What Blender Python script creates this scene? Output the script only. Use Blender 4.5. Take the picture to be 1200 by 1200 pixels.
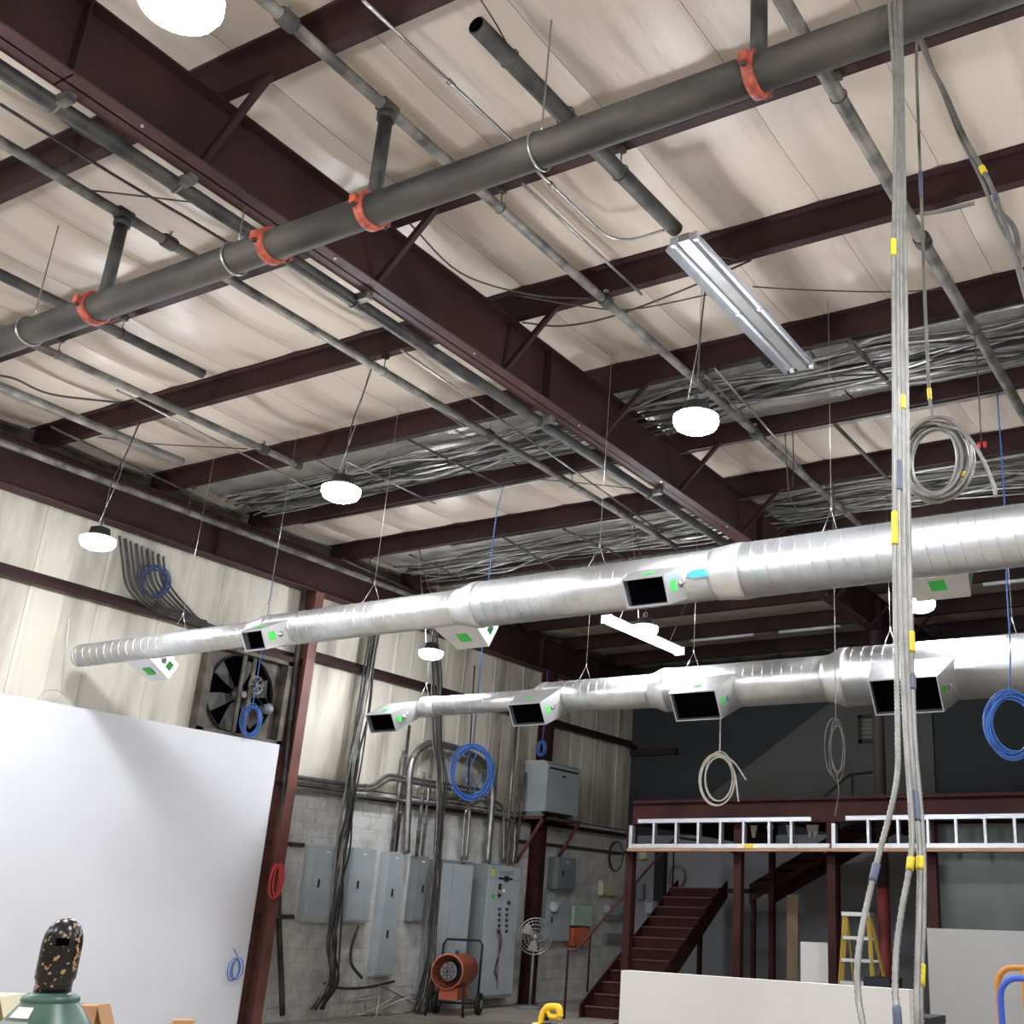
import bpy, math, random
from mathutils import Vector, Matrix
random.seed(7)
for o in list(bpy.data.objects): bpy.data.objects.remove(o)
S = bpy.context.scene
COL = S.collection

# ------------------------------------------------------------------ camera
F = 1297.66
PPX, PPY = 800.0, 600.0          # the optical axis (the photo is the left part of a wider frame)
AX = Matrix(((0.87742839, 0.47871063, 0.03091205),
             (-0.13945528, 0.31620241, -0.93838599),
             (-0.45898982, 0.81905565, 0.34420370)))   # world axes in camera coordinates
EYE = Vector((0, 0, 1.6))
cd = bpy.data.cameras.new('camera'); cam = bpy.data.objects.new('camera', cd); COL.objects.link(cam)
cd.sensor_width = 36; cd.sensor_fit = 'HORIZONTAL'; cd.lens = 36 * F / 1200; cd.shift_x = -(PPX - 600) / 1200
rot = AX.transposed() @ Matrix(((1, 0, 0), (0, -1, 0), (0, 0, -1)))
cam.matrix_world = Matrix.Translation(EYE) @ rot.to_4x4()
cd.clip_end = 200
S.camera = cam
# ------------------------------------------------------------------ world, exposure
wd = bpy.data.worlds.new('world'); S.world = wd; wd.use_nodes = True
wd.node_tree.nodes['Background'].inputs[0].default_value = (.6, .7, .8, 1)
wd.node_tree.nodes['Background'].inputs[1].default_value = .05
S.view_settings.view_transform = 'Standard'; S.view_settings.look = 'None'
S.view_settings.gamma = 1; S.view_settings.use_curve_mapping = False
S.view_settings.exposure = 0.0
LAMP = 310.0                      # radiance of the high bay lenses

# ------------------------------------------------------------------ helpers
def at(px, py, x=None, y=None, z=None):
    """pixel -> the point where its ray meets the plane x=, y= or z="""
    d = AX.transposed() @ Vector(((px - PPX) / F, (py - PPY) / F, 1))
    if x is not None: t = (x - EYE.x) / d.x
    elif y is not None: t = (y - EYE.y) / d.y
    else: t = (z - EYE.z) / d.z
    return EYE + d * t
XL = -13.5                        # left wall
YB = 22.1                         # back wall
def wl(px, py, off=0.0): return at(px, py, x=XL + off)
def lin(r, g, b):
    f = lambda c: ((c / 255 + .055) / 1.055) ** 2.4 if c > 10 else c / 255 / 12.92
    return (f(r), f(g), f(b), 1)

def mat(name, rgb, rough=.6, metal=0, var=.25, scale=3.0, rgb2=None, bump=0, bscale=40, detail=6, emit=0, stretch=None, thresh=None, spec=.5):
    m = bpy.data.materials.new(name); m.use_nodes = True
    nt = m.node_tree; b = nt.nodes['Principled BSDF']
    b.inputs['Roughness'].default_value = rough; b.inputs['Metallic'].default_value = metal
    b.inputs['Specular IOR Level'].default_value = spec
    tc = nt.nodes.new('ShaderNodeTexCoord'); mp = nt.nodes.new('ShaderNodeMapping')
    if stretch: mp.inputs['Scale'].default_value = stretch
    g = nt.nodes.new('ShaderNodeNewGeometry')
    nt.links.new(g.outputs['Position'], mp.inputs['Vector'])
    n = nt.nodes.new('ShaderNodeTexNoise'); n.inputs['Scale'].default_value = scale; n.inputs['Detail'].default_value = detail
    nt.links.new(mp.outputs['Vector'], n.inputs['Vector'])
    r = nt.nodes.new('ShaderNodeValToRGB')
    c1 = lin(*rgb); c2 = lin(*rgb2) if rgb2 else tuple(c * (1 - var) for c in c1[:3]) + (1,)
    r.color_ramp.elements[0].color = c2; r.color_ramp.elements[1].color = c1
    lo, hi = thresh if thresh else (.35, .62)
    r.color_ramp.elements[0].position = lo; r.color_ramp.elements[1].position = hi
    nt.links.new(n.outputs['Fac'], r.inputs['Fac']); nt.links.new(r.outputs['Color'], b.inputs['Base Color'])
    if bump:
        n2 = nt.nodes.new('ShaderNodeTexNoise'); n2.inputs['Scale'].default_value = bscale; n2.inputs['Detail'].default_value = 4
        nt.links.new(mp.outputs['Vector'], n2.inputs['Vector'])
        bp = nt.nodes.new('ShaderNodeBump'); bp.inputs['Strength'].default_value = bump; bp.inputs['Distance'].default_value = .02
        nt.links.new(n2.outputs['Fac'], bp.inputs['Height']); nt.links.new(bp.outputs['Normal'], b.inputs['Normal'])
    if emit:
        b.inputs['Emission Color'].default_value = c1; b.inputs['Emission Strength'].default_value = emit
    return m

M = {}
M['steel'] = mat('maroon_primed_steel', (54, 35, 34), .62, var=.45, scale=1.3, spec=.2)
M['steel2'] = mat('maroon_primed_steel_pale', (76, 50, 49), .6, var=.4, scale=2, rgb2=(54, 36, 36), spec=.3)  # paler maroon for the bottom flanges
M['redsteel'] = mat('red_primed_column', (112, 70, 62), .6, var=.35, scale=3)
M['stair'] = mat('dark_maroon_stair_paint', (60, 28, 27), .68, var=.4, scale=2, spec=.2)
M['insul'] = mat('white_vinyl_insulation_facing', (188, 176, 161), .42, rgb2=(158, 144, 129), thresh=(.3, .5), scale=1.4, bump=.4, bscale=6, stretch=(1.8, .3, 1))
M['foil'] = mat('foil_insulation_facing', (190, 186, 178), .36, metal=.45, var=.35, scale=2, bump=.6, bscale=14)
M['deck'] = mat('grey_roof_deck', (60, 58, 55), .8)
M['cream'] = mat('cream_wall_liner', (206, 200, 184), .6, scale=1.3, rgb2=(128, 122, 112), thresh=(.28, .56), stretch=(1, 1.6, .3), bump=.1, bscale=9)
M['block'] = mat('painted_concrete_block', (206, 206, 202), .8, var=.25, scale=5, bump=.3, bscale=60)
M['mortar'] = mat('painted_mortar', (182, 182, 178), .9)
M['darkwall'] = mat('dark_grey_wall', (44, 50, 50), .75, var=.15, scale=.8)
M['midwall'] = mat('mid_grey_panel', (86, 86, 84), .75, var=.12, scale=.8)
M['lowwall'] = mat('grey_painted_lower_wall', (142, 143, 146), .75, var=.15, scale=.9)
M['floor'] = mat('worn_concrete_floor', (178, 170, 158), .55, var=.35, scale=1.2, bump=.1)
M['white'] = mat('white_painted_board', (212, 213, 216), .55, var=.05, scale=1)
M['board'] = mat('off_white_drywall_sheet', (204, 201, 195), .7, var=.06, scale=1)
M['gboard'] = mat('grey_faced_board', (150, 149, 146), .7, var=.1, scale=1.5)
M['galv'] = mat('galvanized_duct_steel', (216, 217, 216), .36, metal=.88, var=.14, scale=5, bump=.05, bscale=30)
M['galv2'] = mat('bright_galvanized_sheet', (222, 222, 220), .38, metal=.85, var=.1, scale=6)
M['conduit'] = mat('galvanized_conduit', (168, 168, 164), .38, metal=.85, var=.35, scale=6)
M['oldpipe'] = mat('dusty_grey_pipe', (128, 124, 116), .6, metal=.35, var=.5, scale=5, rgb2=(70, 68, 64))
M['blackpipe'] = mat('dusty_black_steel_pipe', (74, 71, 66), .6, metal=.2, var=.5, scale=5, rgb2=(36, 36, 36))
M['mainpipe'] = mat('dusty_sprinkler_main', (84, 79, 71), .7, metal=.1, rgb2=(34, 34, 33), scale=2.6, stretch=(.35, 1, 1.6))
M['orange'] = mat('orange_red_coupling', (196, 92, 66), .6, var=.4, scale=20, rgb2=(132, 62, 48))
M['black'] = mat('black_rubber', (22, 22, 23), .6, var=.3)
M['void'] = mat('black_opening_fill', (5, 5, 7), .9, var=.2, spec=.0)  # flat black standing in for the dark inside openings
M['cable'] = mat('dusty_dark_cable', (62, 60, 58), .7, var=.5, scale=8)
M['cableg'] = mat('grey_cable', (128, 126, 120), .6, var=.5, scale=6)
M['mc'] = mat('metal_clad_cable', (146, 144, 138), .45, metal=.5, var=.3, scale=12)
M['blue'] = mat('blue_data_cable', (62, 112, 190), .5, var=.3, scale=10)
M['dblue'] = mat('dark_blue_data_cable', (50, 70, 120), .6, var=.3, scale=10)
M['wcable'] = mat('white_cable', (205, 200, 188), .5, var=.15, scale=10)
M['yellow'] = mat('yellow_tape', (226, 206, 40), .5, var=.15, scale=20)
M['bluetape'] = mat('blue_grey_tape', (92, 100, 122), .5, var=.2, scale=20)
M['green'] = mat('green_masking_tape', (62, 190, 74), .6, var=.15, scale=20)
M['sticker'] = mat('pale_blue_sticker', (66, 150, 178), .5, var=.06, scale=10)
M['egrey'] = mat('grey_enamel_enclosure', (168, 177, 180), .45, var=.12, scale=3)
M['egrey2'] = mat('dark_grey_enamel_enclosure', (124, 130, 130), .5, var=.18, scale=3)
M['mint'] = mat('mint_green_enamel', (172, 200, 178), .5, var=.1)
M['ivory'] = mat('ivory_plastic', (208, 200, 166), .5, var=.1)
M['heater'] = mat('orange_heater_enamel', (206, 108, 74), .5, var=.25, scale=6)
M['wire'] = mat('chromed_wire', (190, 190, 186), .3, metal=.9, var=.2)
M['alu'] = mat('brushed_aluminium', (216, 220, 226), .3, metal=.8, var=.12, scale=8)
M['wood'] = mat('pine_plank', (176, 136, 100), .7, var=.3, scale=6, stretch=(.3, 3, 3))
M['ply'] = mat('brown_plywood', (104, 86, 66), .8, var=.25, scale=4)
M['card'] = mat('corrugated_cardboard', (182, 138, 98), .8, var=.15, scale=4)
M['fibre'] = mat('yellow_fibreglass_rail', (196, 166, 72), .5, var=.2)
M['cyl'] = mat('green_cylinder_paint', (74, 104, 90), .35, var=.35, scale=9, rgb2=(52, 78, 68))
M['cap'] = mat('chipped_black_cap', (24, 22, 21), .25, rgb2=(176, 140, 104), scale=85, thresh=(.37, .39), detail=2)
M['sawy'] = mat('yellow_tool_plastic', (240, 196, 30), .4, var=.1)
M['cartblue'] = mat('blue_tube_enamel', (58, 92, 190), .35, var=.15)
M['cartorange'] = mat('orange_tube_enamel', (206, 136, 44), .4, var=.2)
M['colred'] = mat('red_column_paint', (124, 46, 44), .6, var=.3)
M['coldark'] = mat('charcoal_column_wrap', (56, 46, 46), .7, var=.3)
M['label'] = mat('white_paper_label', (226, 224, 216), .6, var=.08, scale=20)
M['redc'] = mat('red_plastic', (188, 54, 60), .5, var=.2)
M['lens'] = mat('lit_lamp_lens', (244, 247, 255), .4, var=0, emit=LAMP)
M['tubelit'] = mat('lit_fluorescent_lens', (255, 250, 238), .4, var=0, emit=9)
M['brown'] = mat('fan_housing_grime', (92, 84, 72), .7, rgb2=(44, 40, 36), scale=4)
M['blade'] = mat('dark_fan_blade', (58, 54, 50), .5, var=.4, scale=5)
M['navy'] = mat('navy_plastic_bin', (30, 36, 56), .5)
M['plastic'] = mat('dull_sheeting', (86, 92, 88), .35, var=.35, scale=1.6, stretch=(1, 1, .5))

class MB:
    def __init__(s): s.v = []; s.f = []; s.sm = []
    def face(s, idx, smooth=False): s.f.append(idx); s.sm.append(smooth)
    def add(s, vs, fs, smooth=False):
        n = len(s.v); s.v += [tuple(v) for v in vs]
        for q in fs: s.face([i + n for i in q], smooth)
    def obox(s, c, ax, ay, az):
        c = Vector(c); vs = []
        for k in (-1, 1):
            for j in (-1, 1):
                for i in (-1, 1): vs.append(c + Vector(ax) * i + Vector(ay) * j + Vector(az) * k)
        s.add(vs, [(0, 2, 3, 1), (4, 5, 7, 6), (0, 1, 5, 4), (2, 6, 7, 3), (0, 4, 6, 2), (1, 3, 7, 5)])
        return s
    def box(s, a, b):
        a = Vector(a); b = Vector(b); c = (a + b) / 2; h = (b - a) / 2
        return s.obox(c, (h.x, 0, 0), (0, h.y, 0), (0, 0, h.z))
    def bar(s, a, b, w, h, up=(0, 0, 1)):
        a = Vector(a); b = Vector(b); d = (b - a); L = d.length / 2; d.normalize()
        u = Vector(up); sd = d.cross(u)
        if sd.length < 1e-4: sd = d.cross(Vector((0, 1, 0)))
        sd.normalize(); u = sd.cross(d).normalized()
        return s.obox((a + b) / 2, d * L, sd * (w / 2), u * (h / 2))
    def tube(s, pts, r, n=8, closed=False, caps=True):
        pts = [Vector(p) for p in pts]; m = len(pts)
        rs = r if isinstance(r, (list, tuple)) else [r] * m
        base = len(s.v); prev = None
        for i in range(m):
            a = pts[i - 1] if (i > 0 or closed) else pts[0]
            b = pts[(i + 1) % m] if (i < m - 1 or closed) else pts[-1]
            t = (b - a)
            if t.length < 1e-9: t = Vector((0, 0, 1))
            t.normalize()
            if prev is None:
                u = t.cross(Vector((0, 0, 1)))
                if u.length < .05: u = t.cross(Vector((1, 0, 0)))
            else: u = prev - t * prev.dot(t)
            u.normalize(); prev = u; w = t.cross(u)
            for k in range(n):
                a_ = 2 * math.pi * k / n
                s.v.append(tuple(pts[i] + (u * math.cos(a_) + w * math.sin(a_)) * rs[i]))
        for i in range(m if closed else m - 1):
            j = (i + 1) % m
            for k in range(n):
                l = (k + 1) % n
                s.face((base + i * n + k, base + i * n + l, base + j * n + l, base + j * n + k), True)
        if caps and not closed:
            s.face([base + k for k in range(n)][::-1]); s.face([base + (m - 1) * n + k for k in range(n)])
        return s
    def lathe(s, o, axis, prof, n=24, caps=True):
        """prof: (distance along axis, radius)"""
        o = Vector(o); axis = Vector(axis).normalized()
        u = axis.cross(Vector((0, 0, 1)))
        if u.length < .05: u = axis.cross(Vector((1, 0, 0)))
        u.normalize(); w = axis.cross(u); base = len(s.v)
        for d, r in prof:
            for k in range(n):
                a = 2 * math.pi * k / n
                s.v.append(tuple(o + axis * d + (u * math.cos(a) + w * math.sin(a)) * r))
        for i in range(len(prof) - 1):
            for k in range(n):
                l = (k + 1) % n
                s.face((base + i * n + k, base + i * n + l, base + (i + 1) * n + l, base + (i + 1) * n + k), True)
        if caps:
            s.face([base + k for k in range(n)][::-1]); s.face([base + (len(prof) - 1) * n + k for k in range(n)])
        return s
    def ring(s, c, axis, R, r, n=28, k=6, sx=1.0, arc=None):
        axis = Vector(axis).normalized(); u = axis.cross(Vector((0, 0, 1)))
        if u.length < .05: u = axis.cross(Vector((1, 0, 0)))
        u.normalize(); w = u.cross(axis)
        if arc: pts = [Vector(c) + (u * math.cos(a) * sx + w * math.sin(a)) * R for a in [arc[0] + (arc[1] - arc[0]) * i / (n - 1) for i in range(n)]]; return s.tube(pts, r, k)
        pts = [Vector(c) + (u * math.cos(2 * math.pi * i / n) * sx + w * math.sin(2 * math.pi * i / n)) * R for i in range(n)]
        return s.tube(pts, r, k, closed=True)
    def prism(s, poly, ext):
        n = len(poly); e = Vector(ext); vs = [Vector(p) for p in poly] + [Vector(p) + e for p in poly]
        fs = [list(range(n))[::-1], list(range(n, 2 * n))] + [(i, (i + 1) % n, (i + 1) % n + n, i + n) for i in range(n)]
        s.add(vs, fs); return s

def ob(name, mb, m, parent=None, label=None):
    me = bpy.data.meshes.new(name)
    xs = [v[0] for v in mb.v]; ys = [v[1] for v in mb.v]; zs = [v[2] for v in mb.v]
    c = Vector(((min(xs) + max(xs)) / 2, (min(ys) + max(ys)) / 2, min(zs)))
    me.from_pydata([(v[0] - c.x, v[1] - c.y, v[2] - c.z) for v in mb.v], [], mb.f)
    me.polygons.foreach_set('use_smooth', mb.sm); me.materials.append(M[m] if isinstance(m, str) else m); me.update()
    o = bpy.data.objects.new(name, me); o.location = c; COL.objects.link(o)
    if parent: put(o, parent)
    if label: o['label'] = label
    return o
def worldloc(o):
    l = o.location.copy()
    while o.parent: o = o.parent; l = l + o.location
    return l
def put(o, parent):
    """parent without moving: every parent here is only translated"""
    o.location = o.location - worldloc(parent); o.parent = parent
    return o
def tag(o, label, cat, group=None):
    o['label'] = label; o['category'] = cat
    if group: o['group'] = group
    return o
def thing(name, label, cat, loc, group=None):
    o = bpy.data.objects.new(name, None); o.location = loc; COL.objects.link(o); o.empty_display_size = .1
    return tag(o, label, cat, group)
def struct(o): o['kind'] = 'structure'; return o
def smooth_path(pts, n=8):
    """Catmull-Rom through the points"""
    P = [Vector(p) for p in pts]; P = [P[0] * 2 - P[1]] + P + [P[-1] * 2 - P[-2]]; out = []
    for i in range(1, len(P) - 2):
        for k in range(n):
            t = k / n; a, b, c, d = P[i - 1:i + 3]
            out.append(.5 * ((2 * b) + (c - a) * t + (2 * a - 5 * b + 4 * c - d) * t * t + (3 * b - a - 3 * c + d) * t ** 3))
    out.append(P[-2]); return out

# ================================================================== STRUCTURE
XR, YF = 8.0, -9.0               # right wall and the wall behind the camera
ZP, ZI, ZR = 6.88, 7.15, 6.30    # purlin bottoms, insulation, rafter bottoms
floor = struct(ob('floor', MB().box((XL - .3, YF, -.2), (XR, YB + .3, 0)), 'floor'))
wall_left = struct(ob('wall_left', MB().box((XL - .3, YF, 0), (XL - .1, YB + .2, 7.3)), 'brown'))
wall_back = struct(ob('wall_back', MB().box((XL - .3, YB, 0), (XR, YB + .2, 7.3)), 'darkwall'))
wall_right = struct(ob('wall_right', MB().box((XR, YF, 0), (XR + .2, YB + .2, 7.3)), 'cream'))
wall_front = struct(ob('wall_front', MB().box((XL - .3, YF - .2, 0), (XR + .2, YF, 7.3)), 'cream'))
ceiling = struct(ob('ceiling', MB().box((XL - .3, YF - .2, 7.22), (XR + .2, YB + .2, 7.3)), 'deck'))

# --- insulation strips with sag between the purlins and folds at the seams
PY = [3.92 + 1.695 * k for k in range(-7, 11)]
def sag(y):
    k = (y - 3.92) / 1.695; t = k - math.floor(k)
    return math.sin(math.pi * t) ** 2
for i in range(22):
    x0 = -13.83 + i * 1.0
    if x0 > XR: break
    b = MB(); nx, st = 8, .18; ny = int((YB - YF) / st)
    ph = random.random() * 6; amp = .025 + .03 * random.random()
    if i < 9: amp += .03
    for j in range(ny + 1):
        y = YF + (YB - YF) * j / ny
        for k in range(nx + 1):
            u = k / nx; e = abs(2 * u - 1)
            z = ZI - sag(y) * (amp * (1 - e ** 2) + .02)
            z -= sag(y) * .010 * math.sin(7 * u + 1.7 * y + ph) * (1 - e ** 4)
            if k in (0, nx): z += .014
            b.v.append((x0 + .002 + u * .996, y, z))
    for j in range(ny):
        for k in range(nx):
            a = j * (nx + 1) + k; b.face((a, a + nx + 1, a + nx + 2, a + 1), True)
    ob('insulation_strip', b, 'insul', ceiling)
for kb in (10, 12):
    for i in range(7):
        x0 = -13.0 + i * 2.3; b = MB(); rn = random.Random(40 + i + kb)
        for j in range(25):
            for k in range(9):
                x = x0 + .01 + j / 24 * 2.28; y = PY[kb] + .06 + k / 8 * 1.5
                b.v.append((x, y, ZI - .085 - .03 * math.sin(k / 8 * math.pi) + .010 * math.sin(3.1 * x + 2.3 * k) + rn.uniform(-.006, .006)))
        for j in range(24):
            for k in range(8): a = j * 9 + k; b.face((a, a + 1, a + 10, a + 9), True)
        ob('foil_sheet', b, 'foil', ceiling)
# --- purlins: one Z section shared by all
pz = MB(); L0, L1 = XL + .02, XR
pz.box((L0, -.004, ZP), (L1, .004, ZI - .004))
pz.box((L0, 0, ZP), (L1, .085, ZP + .008)); pz.box((L0, .078, ZP), (L1, .085, ZP + .025))
pz.box((L0, -.075, ZI - .012), (L1, 0, ZI - .004)); pz.box((L0, -.075, ZI - .03), (L1, -.068, ZI - .004))
p0 = ob('purlin', pz, 'steel', ceiling); y0 = p0.location.y
for k, y in enumerate(PY):
    o = p0 if k == 0 else p0.copy()
    if k: COL.objects.link(o)
    o.location.y = y0 + y - .072
    # children of the ceiling keep the same offsets

# --- left wall: liner sheets, concrete blocks, girts
yy = -8.9
FAN = (10.32, 11.78, 3.86, 5.12)
while yy < YB - .05:
    y1 = min(yy + .92, YB)
    b = MB()
    def sheet(z0, z1, a_=None, b_=None):
        a_ = yy if a_ is None else a_; b_ = y1 if b_ is None else b_; w_ = b_ - a_
        ys = [a_ + .005, a_ + w_ * .05, a_ + w_ * .1, a_ + w_ * .46, a_ + w_ * .5, a_ + w_ * .54, b_ - .005]
        xs = [XL - .045, XL - .026, XL - .035, XL - .035, XL - .028, XL - .035, XL - .035]
        vs = [(x, y, z) for z in (z0, z1) for x, y in zip(xs, ys)]
        b.add(vs, [(k, k + 1, k + 8, k + 7) for k in range(6)])
    if yy < 11.8 and y1 > 10.3:
        sheet(FAN[3] + .03, 6.9)
        if yy < 10.25: sheet(3.2, FAN[3] + .03, yy, 10.3)
        if y1 > 11.85: sheet(3.2, FAN[3] + .03, 11.8, y1)
    else: sheet(3.2, 6.9)
    ob('wall_sheet', b, 'cream', wall_left)
    yy += .92
bl = MB().box((0, 0, 0), (.07, .391, .194)); b0 = ob('block', bl, 'block', wall_left)
spots = []
for r in range(17):
    y = 11.6 - (.2 if r % 2 else 0)
    while y < YB - .3: spots.append((y, r * .2)); y += .4
spots.sort(key=lambda s: s[0] - .15 * s[1])
far = MB()
for k, (y, z) in enumerate(spots):
    if k < 300:
        o = b0 if k == 0 else b0.copy()
        if k: COL.objects.link(o)
        o.location = Vector((XL - .035 - random.random() * .003, y + .1925, z + .005)) - wall_left.location
    else: far.box((XL - .07, y, z + .005), (XL, y + .391, z + .197))
fb = ob('far_blocks', far, 'block', wall_left); fb['kind'] = 'stuff'
ob('block_backing', MB().box((XL - .1, YF, 0), (XL - .012, YB, 3.3)), 'mortar', wall_left)
for z, y_a, y_b in ((5.30, YF, 10.25), (5.30, 12.05, YB), (3.32, 11.9, YB), (3.32, YF, 10.2), (5.18, 10.2, 12.0)):
    ob('girt', MB().box((XL - .02, y_a, z - .012), (XL + .13, y_b, z)).box((XL + .12, y_a, z - .08), (XL + .13, y_b, z)).box((XL - .02, y_a, z), (XL - .01, y_b, z + .1)), 'steel', wall_left)
for z, y_a, y_b in ((2.46, 11.9, 12.62), (1.44, 11.9, 12.62), (2.9, 17.9, 21.9)):
    ob('strut_rail', MB().box((XL, y_a, z - .03), (XL + .05, y_b, z + .03)), 'cable', wall_left)
# back wall: paler lower wall, paler panel with a slanted top above the mezzanine
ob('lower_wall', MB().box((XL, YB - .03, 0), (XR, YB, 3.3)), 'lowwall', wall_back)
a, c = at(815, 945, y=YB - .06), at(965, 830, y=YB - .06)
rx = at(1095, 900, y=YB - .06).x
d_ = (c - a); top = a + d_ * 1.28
ob('slanted_panel', MB().prism([(a.x, YB - .08, a.z), (rx, YB - .08, a.z), (rx, YB - .08, top.z), (top.x, YB - .08, top.z)], (0, .08, 0)), 'midwall', wall_back)
b = MB()
for z in (5.15,): b.box((XL, YB - .12, z - .1), (XL + 1.2, YB, z + .05))
ob('girt', b, 'steel', wall_back)

# --- steel frame
def ibeam(t, c0, c1, z0, z1, fw, along='y', m='steel'):
    (x0, y0_), (x1, y1_) = c0, c1
    ob('web', MB().box((x0 - .008, y0_, z0), (x1 + .008, y1_, z1)), m, t)
    ob('bottom_flange', MB().box((x0 - fw / 2, y0_, z0), (x1 + fw / 2, y1_, z0 + .016)), 'steel2', t)
    ob('top_flange', MB().box((x0 - fw / 2, y0_, z1 - .016), (x1 + fw / 2, y1_, z1)), m, t)
XM = -6.07
rafter = thing('roof_rafter', 'deep dark maroon I-beam rafter crossing the whole ceiling', 'beam', (XM, 7, ZR))
ibeam(rafter, (XM, YF), (XM, YB), ZR, ZP, .22)
for y in PY:
    for s in (-1, 1):
        ob('flange_brace', MB().bar((XM + s * .03, y - .04, ZR + .03), (XM + s * .62, y - .04, ZP + .03), .05, .006).bar((XM + s * .03, y - .06, ZR + .05), (XM + s * .62, y - .06, ZP + .05), .006, .05), 'steel', rafter)
for y in (2.9, 7.9, 12.9, 17.7):
    ob('stiffener', MB().box((XM - .1, y - .005, ZR), (XM + .1, y + .005, ZP)), 'steel', rafter)
for k in range(10):
    ob('bolt', MB().lathe((XM + .07, 3.4 + k * 1.695, ZR - .012), (0, 0, 1), [(0, .012), (.02, .012)], 6), 'wire', rafter)
XG = XL + .17
gr = thing('end_wall_rafter', 'dark maroon I-beam rafter along the top of the cream end wall', 'beam', (XG, 7, ZR - .05))
ibeam(gr, (XG, YF), (XG, YB), ZR - .05, ZP, .24)
for k in range(4): ob('stiffener', MB().box((XG - .1, 6 + k * 4, ZR - .05), (XG + .1, 6.01 + k * 4, ZP)), 'steel', gr)
def hcolumn(name, label, x, y, m, h=ZR - .05, d=.28, w=.17):
    t = thing(name, label, 'column', (x, y, 0))
    ob('web', MB().box((x - d / 2, y - .006, 0), (x + d / 2, y + .006, h)), m, t)
    ob('inner_flange', MB().box((x + d / 2 - .014, y - w / 2, 0), (x + d / 2, y + w / 2, h)), m, t)
    ob('outer_flange', MB().box((x - d / 2, y - w / 2, 0), (x - d / 2 + .014, y + w / 2, h)), m, t)
    ob('base_plate', MB().box((x - d / 2 - .04, y - w / 2 - .04, 0), (x + d / 2 + .04, y + w / 2 + .04, .02)), m, t)
hcolumn('steel_column', 'rust red steel column at the edge of the big white board', XL + .15, 11.98, 'redsteel')
hcolumn('steel_column', 'maroon steel column behind the bracket mounted transformer', XL + .16, 18.45, 'stair')
# round column under the main rafter, charcoal above and red below
t = thing('round_column', 'round steel column, red below and charcoal above, near the yellow stepladder', 'column', (XM, 17.7, 0))
ob('lower_shaft', MB().lathe((XM, 17.7, 0), (0, 0, 1), [(0, .095), (2.15, .095)], 20), 'colred', t)
ob('upper_shaft', MB().lathe((XM, 17.7, 2.15), (0, 0, 1), [(0, .098), (ZR - 2.15, .098)], 20), 'coldark', t)
ob('base_plate', MB().box((XM - .18, 17.52, 0), (XM + .18, 17.88, .02)), 'colred', t)

# ================================================================== LIGHTS THE HALL HAS
def high_bay(x, y, z, label, power=None):
    t = thing('high_bay_light', label, 'ceiling light', (x, y, z), 'high bay lights')
    ob('housing', MB().lathe((x, y, z + .045), (0, 0, 1), [(0, .15), (.03, .15), (.05, .11), (.12, .1), (.14, .05)], 24), 'black', t)
    ob('lens', MB().lathe((x, y, z - .075), (0, 0, 1), [(0, .06), (.012, .12), (.035, .16), (.075, .182), (.12, .182)], 24), 'lens', t)
    ob('hook', MB().ring((x, y, z + .225), (0, 1, 0), .03, .006, 12, 5), 'wire', t)
    yp = min(PY, key=lambda q: abs(q - y)) - .035; m_ = (y + yp) / 2
    ob('cord', MB().tube(smooth_path([(x, y, z + .2), (x + .012, y, z + .7), (x - .03, m_, z + 1.1), (x - .06, yp, ZP + .004)], 5), .007, 6), 'cable', t)
    ob('safety_cable', MB().tube([(x - .1, y, z + .12), (x - .06, m_, z + .8), (x - .1, yp, ZP + .004)], .004, 5), 'wire', t)
    return t
LX = (-11.36, -7.68, -3.85); ZL = 5.3
high_bay(LX[1], 7.03, ZL, 'lit round light in the middle of the left bay, hung between dark purlins')
high_bay(LX[0], 7.05, ZL, 'lit round light close to the cream wall, above the big white board')
high_bay(LX[2], 7.04, ZL, 'lit round light right of the main rafter, below the unlit strip')
high_bay(LX[2], 2.21, ZL, 'lit round light cut by the top edge, next to the main rafter')
high_bay(LX[0] - .2, 12.83, ZL, 'small far lit round light above the left end of the lower duct')
high_bay(LX[1], 12.75, ZL, 'far lit round light overlapping the fluorescent strip')
high_bay(LX[2], 12.93, ZL, 'far lit round light half hidden by the hanging cables, between the two ducts')
for x in (.0, 3.8):
    for y in (2.2, 7.04): high_bay(x, y, ZL, 'lit round light in the bay to the right of the view')
for x in LX + (0, 3.8): high_bay(x, -2.6, ZL, 'lit round light in the row behind the viewer')
for x in LX[:2]: high_bay(x, 2.2, ZL, 'lit round light overhead, out of view on the left')

# ================================================================== SPRINKLER PIPES
ZM, YM = 5.88, 4.335             # the main, below the rafter
main = thing('sprinkler_main', 'thick dusty dark pipe crossing the ceiling with orange couplings', 'pipe', (-4, YM, ZM - .11))
ob('pipe', MB().tube([(XL + .03, YM + .02, ZM), (-6, YM, ZM), (XR - .3, YM - .02, ZM)], .108, 20), 'mainpipe', main)
def coupling(x, parent):
    b = MB().lathe((x - .035, YM, ZM), (1, 0, 0), [(0, .118), (.008, .132), (.062, .132), (.07, .118)], 20)
    b.box((x - .028, YM - .165, ZM - .03), (x + .028, YM - .12, ZM + .03)); b.box((x - .028, YM + .12, ZM - .03), (x + .028, YM + .165, ZM + .03))
    o = ob('coupling', b, 'orange', parent)
    for s in (-1, 1): ob('bolt', MB().lathe((x, YM + s * .145, ZM - .05), (0, 0, 1), [(0, .014), (.02, .014), (.02, .009), (.09, .009)], 8), 'blackpipe', o)
for px, py in ((318, 288), (432, 246), (108, 360), (880, 80)): coupling(at(px, py, z=ZM).x, main)
ZB = 6.70                        # branch lines
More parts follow.
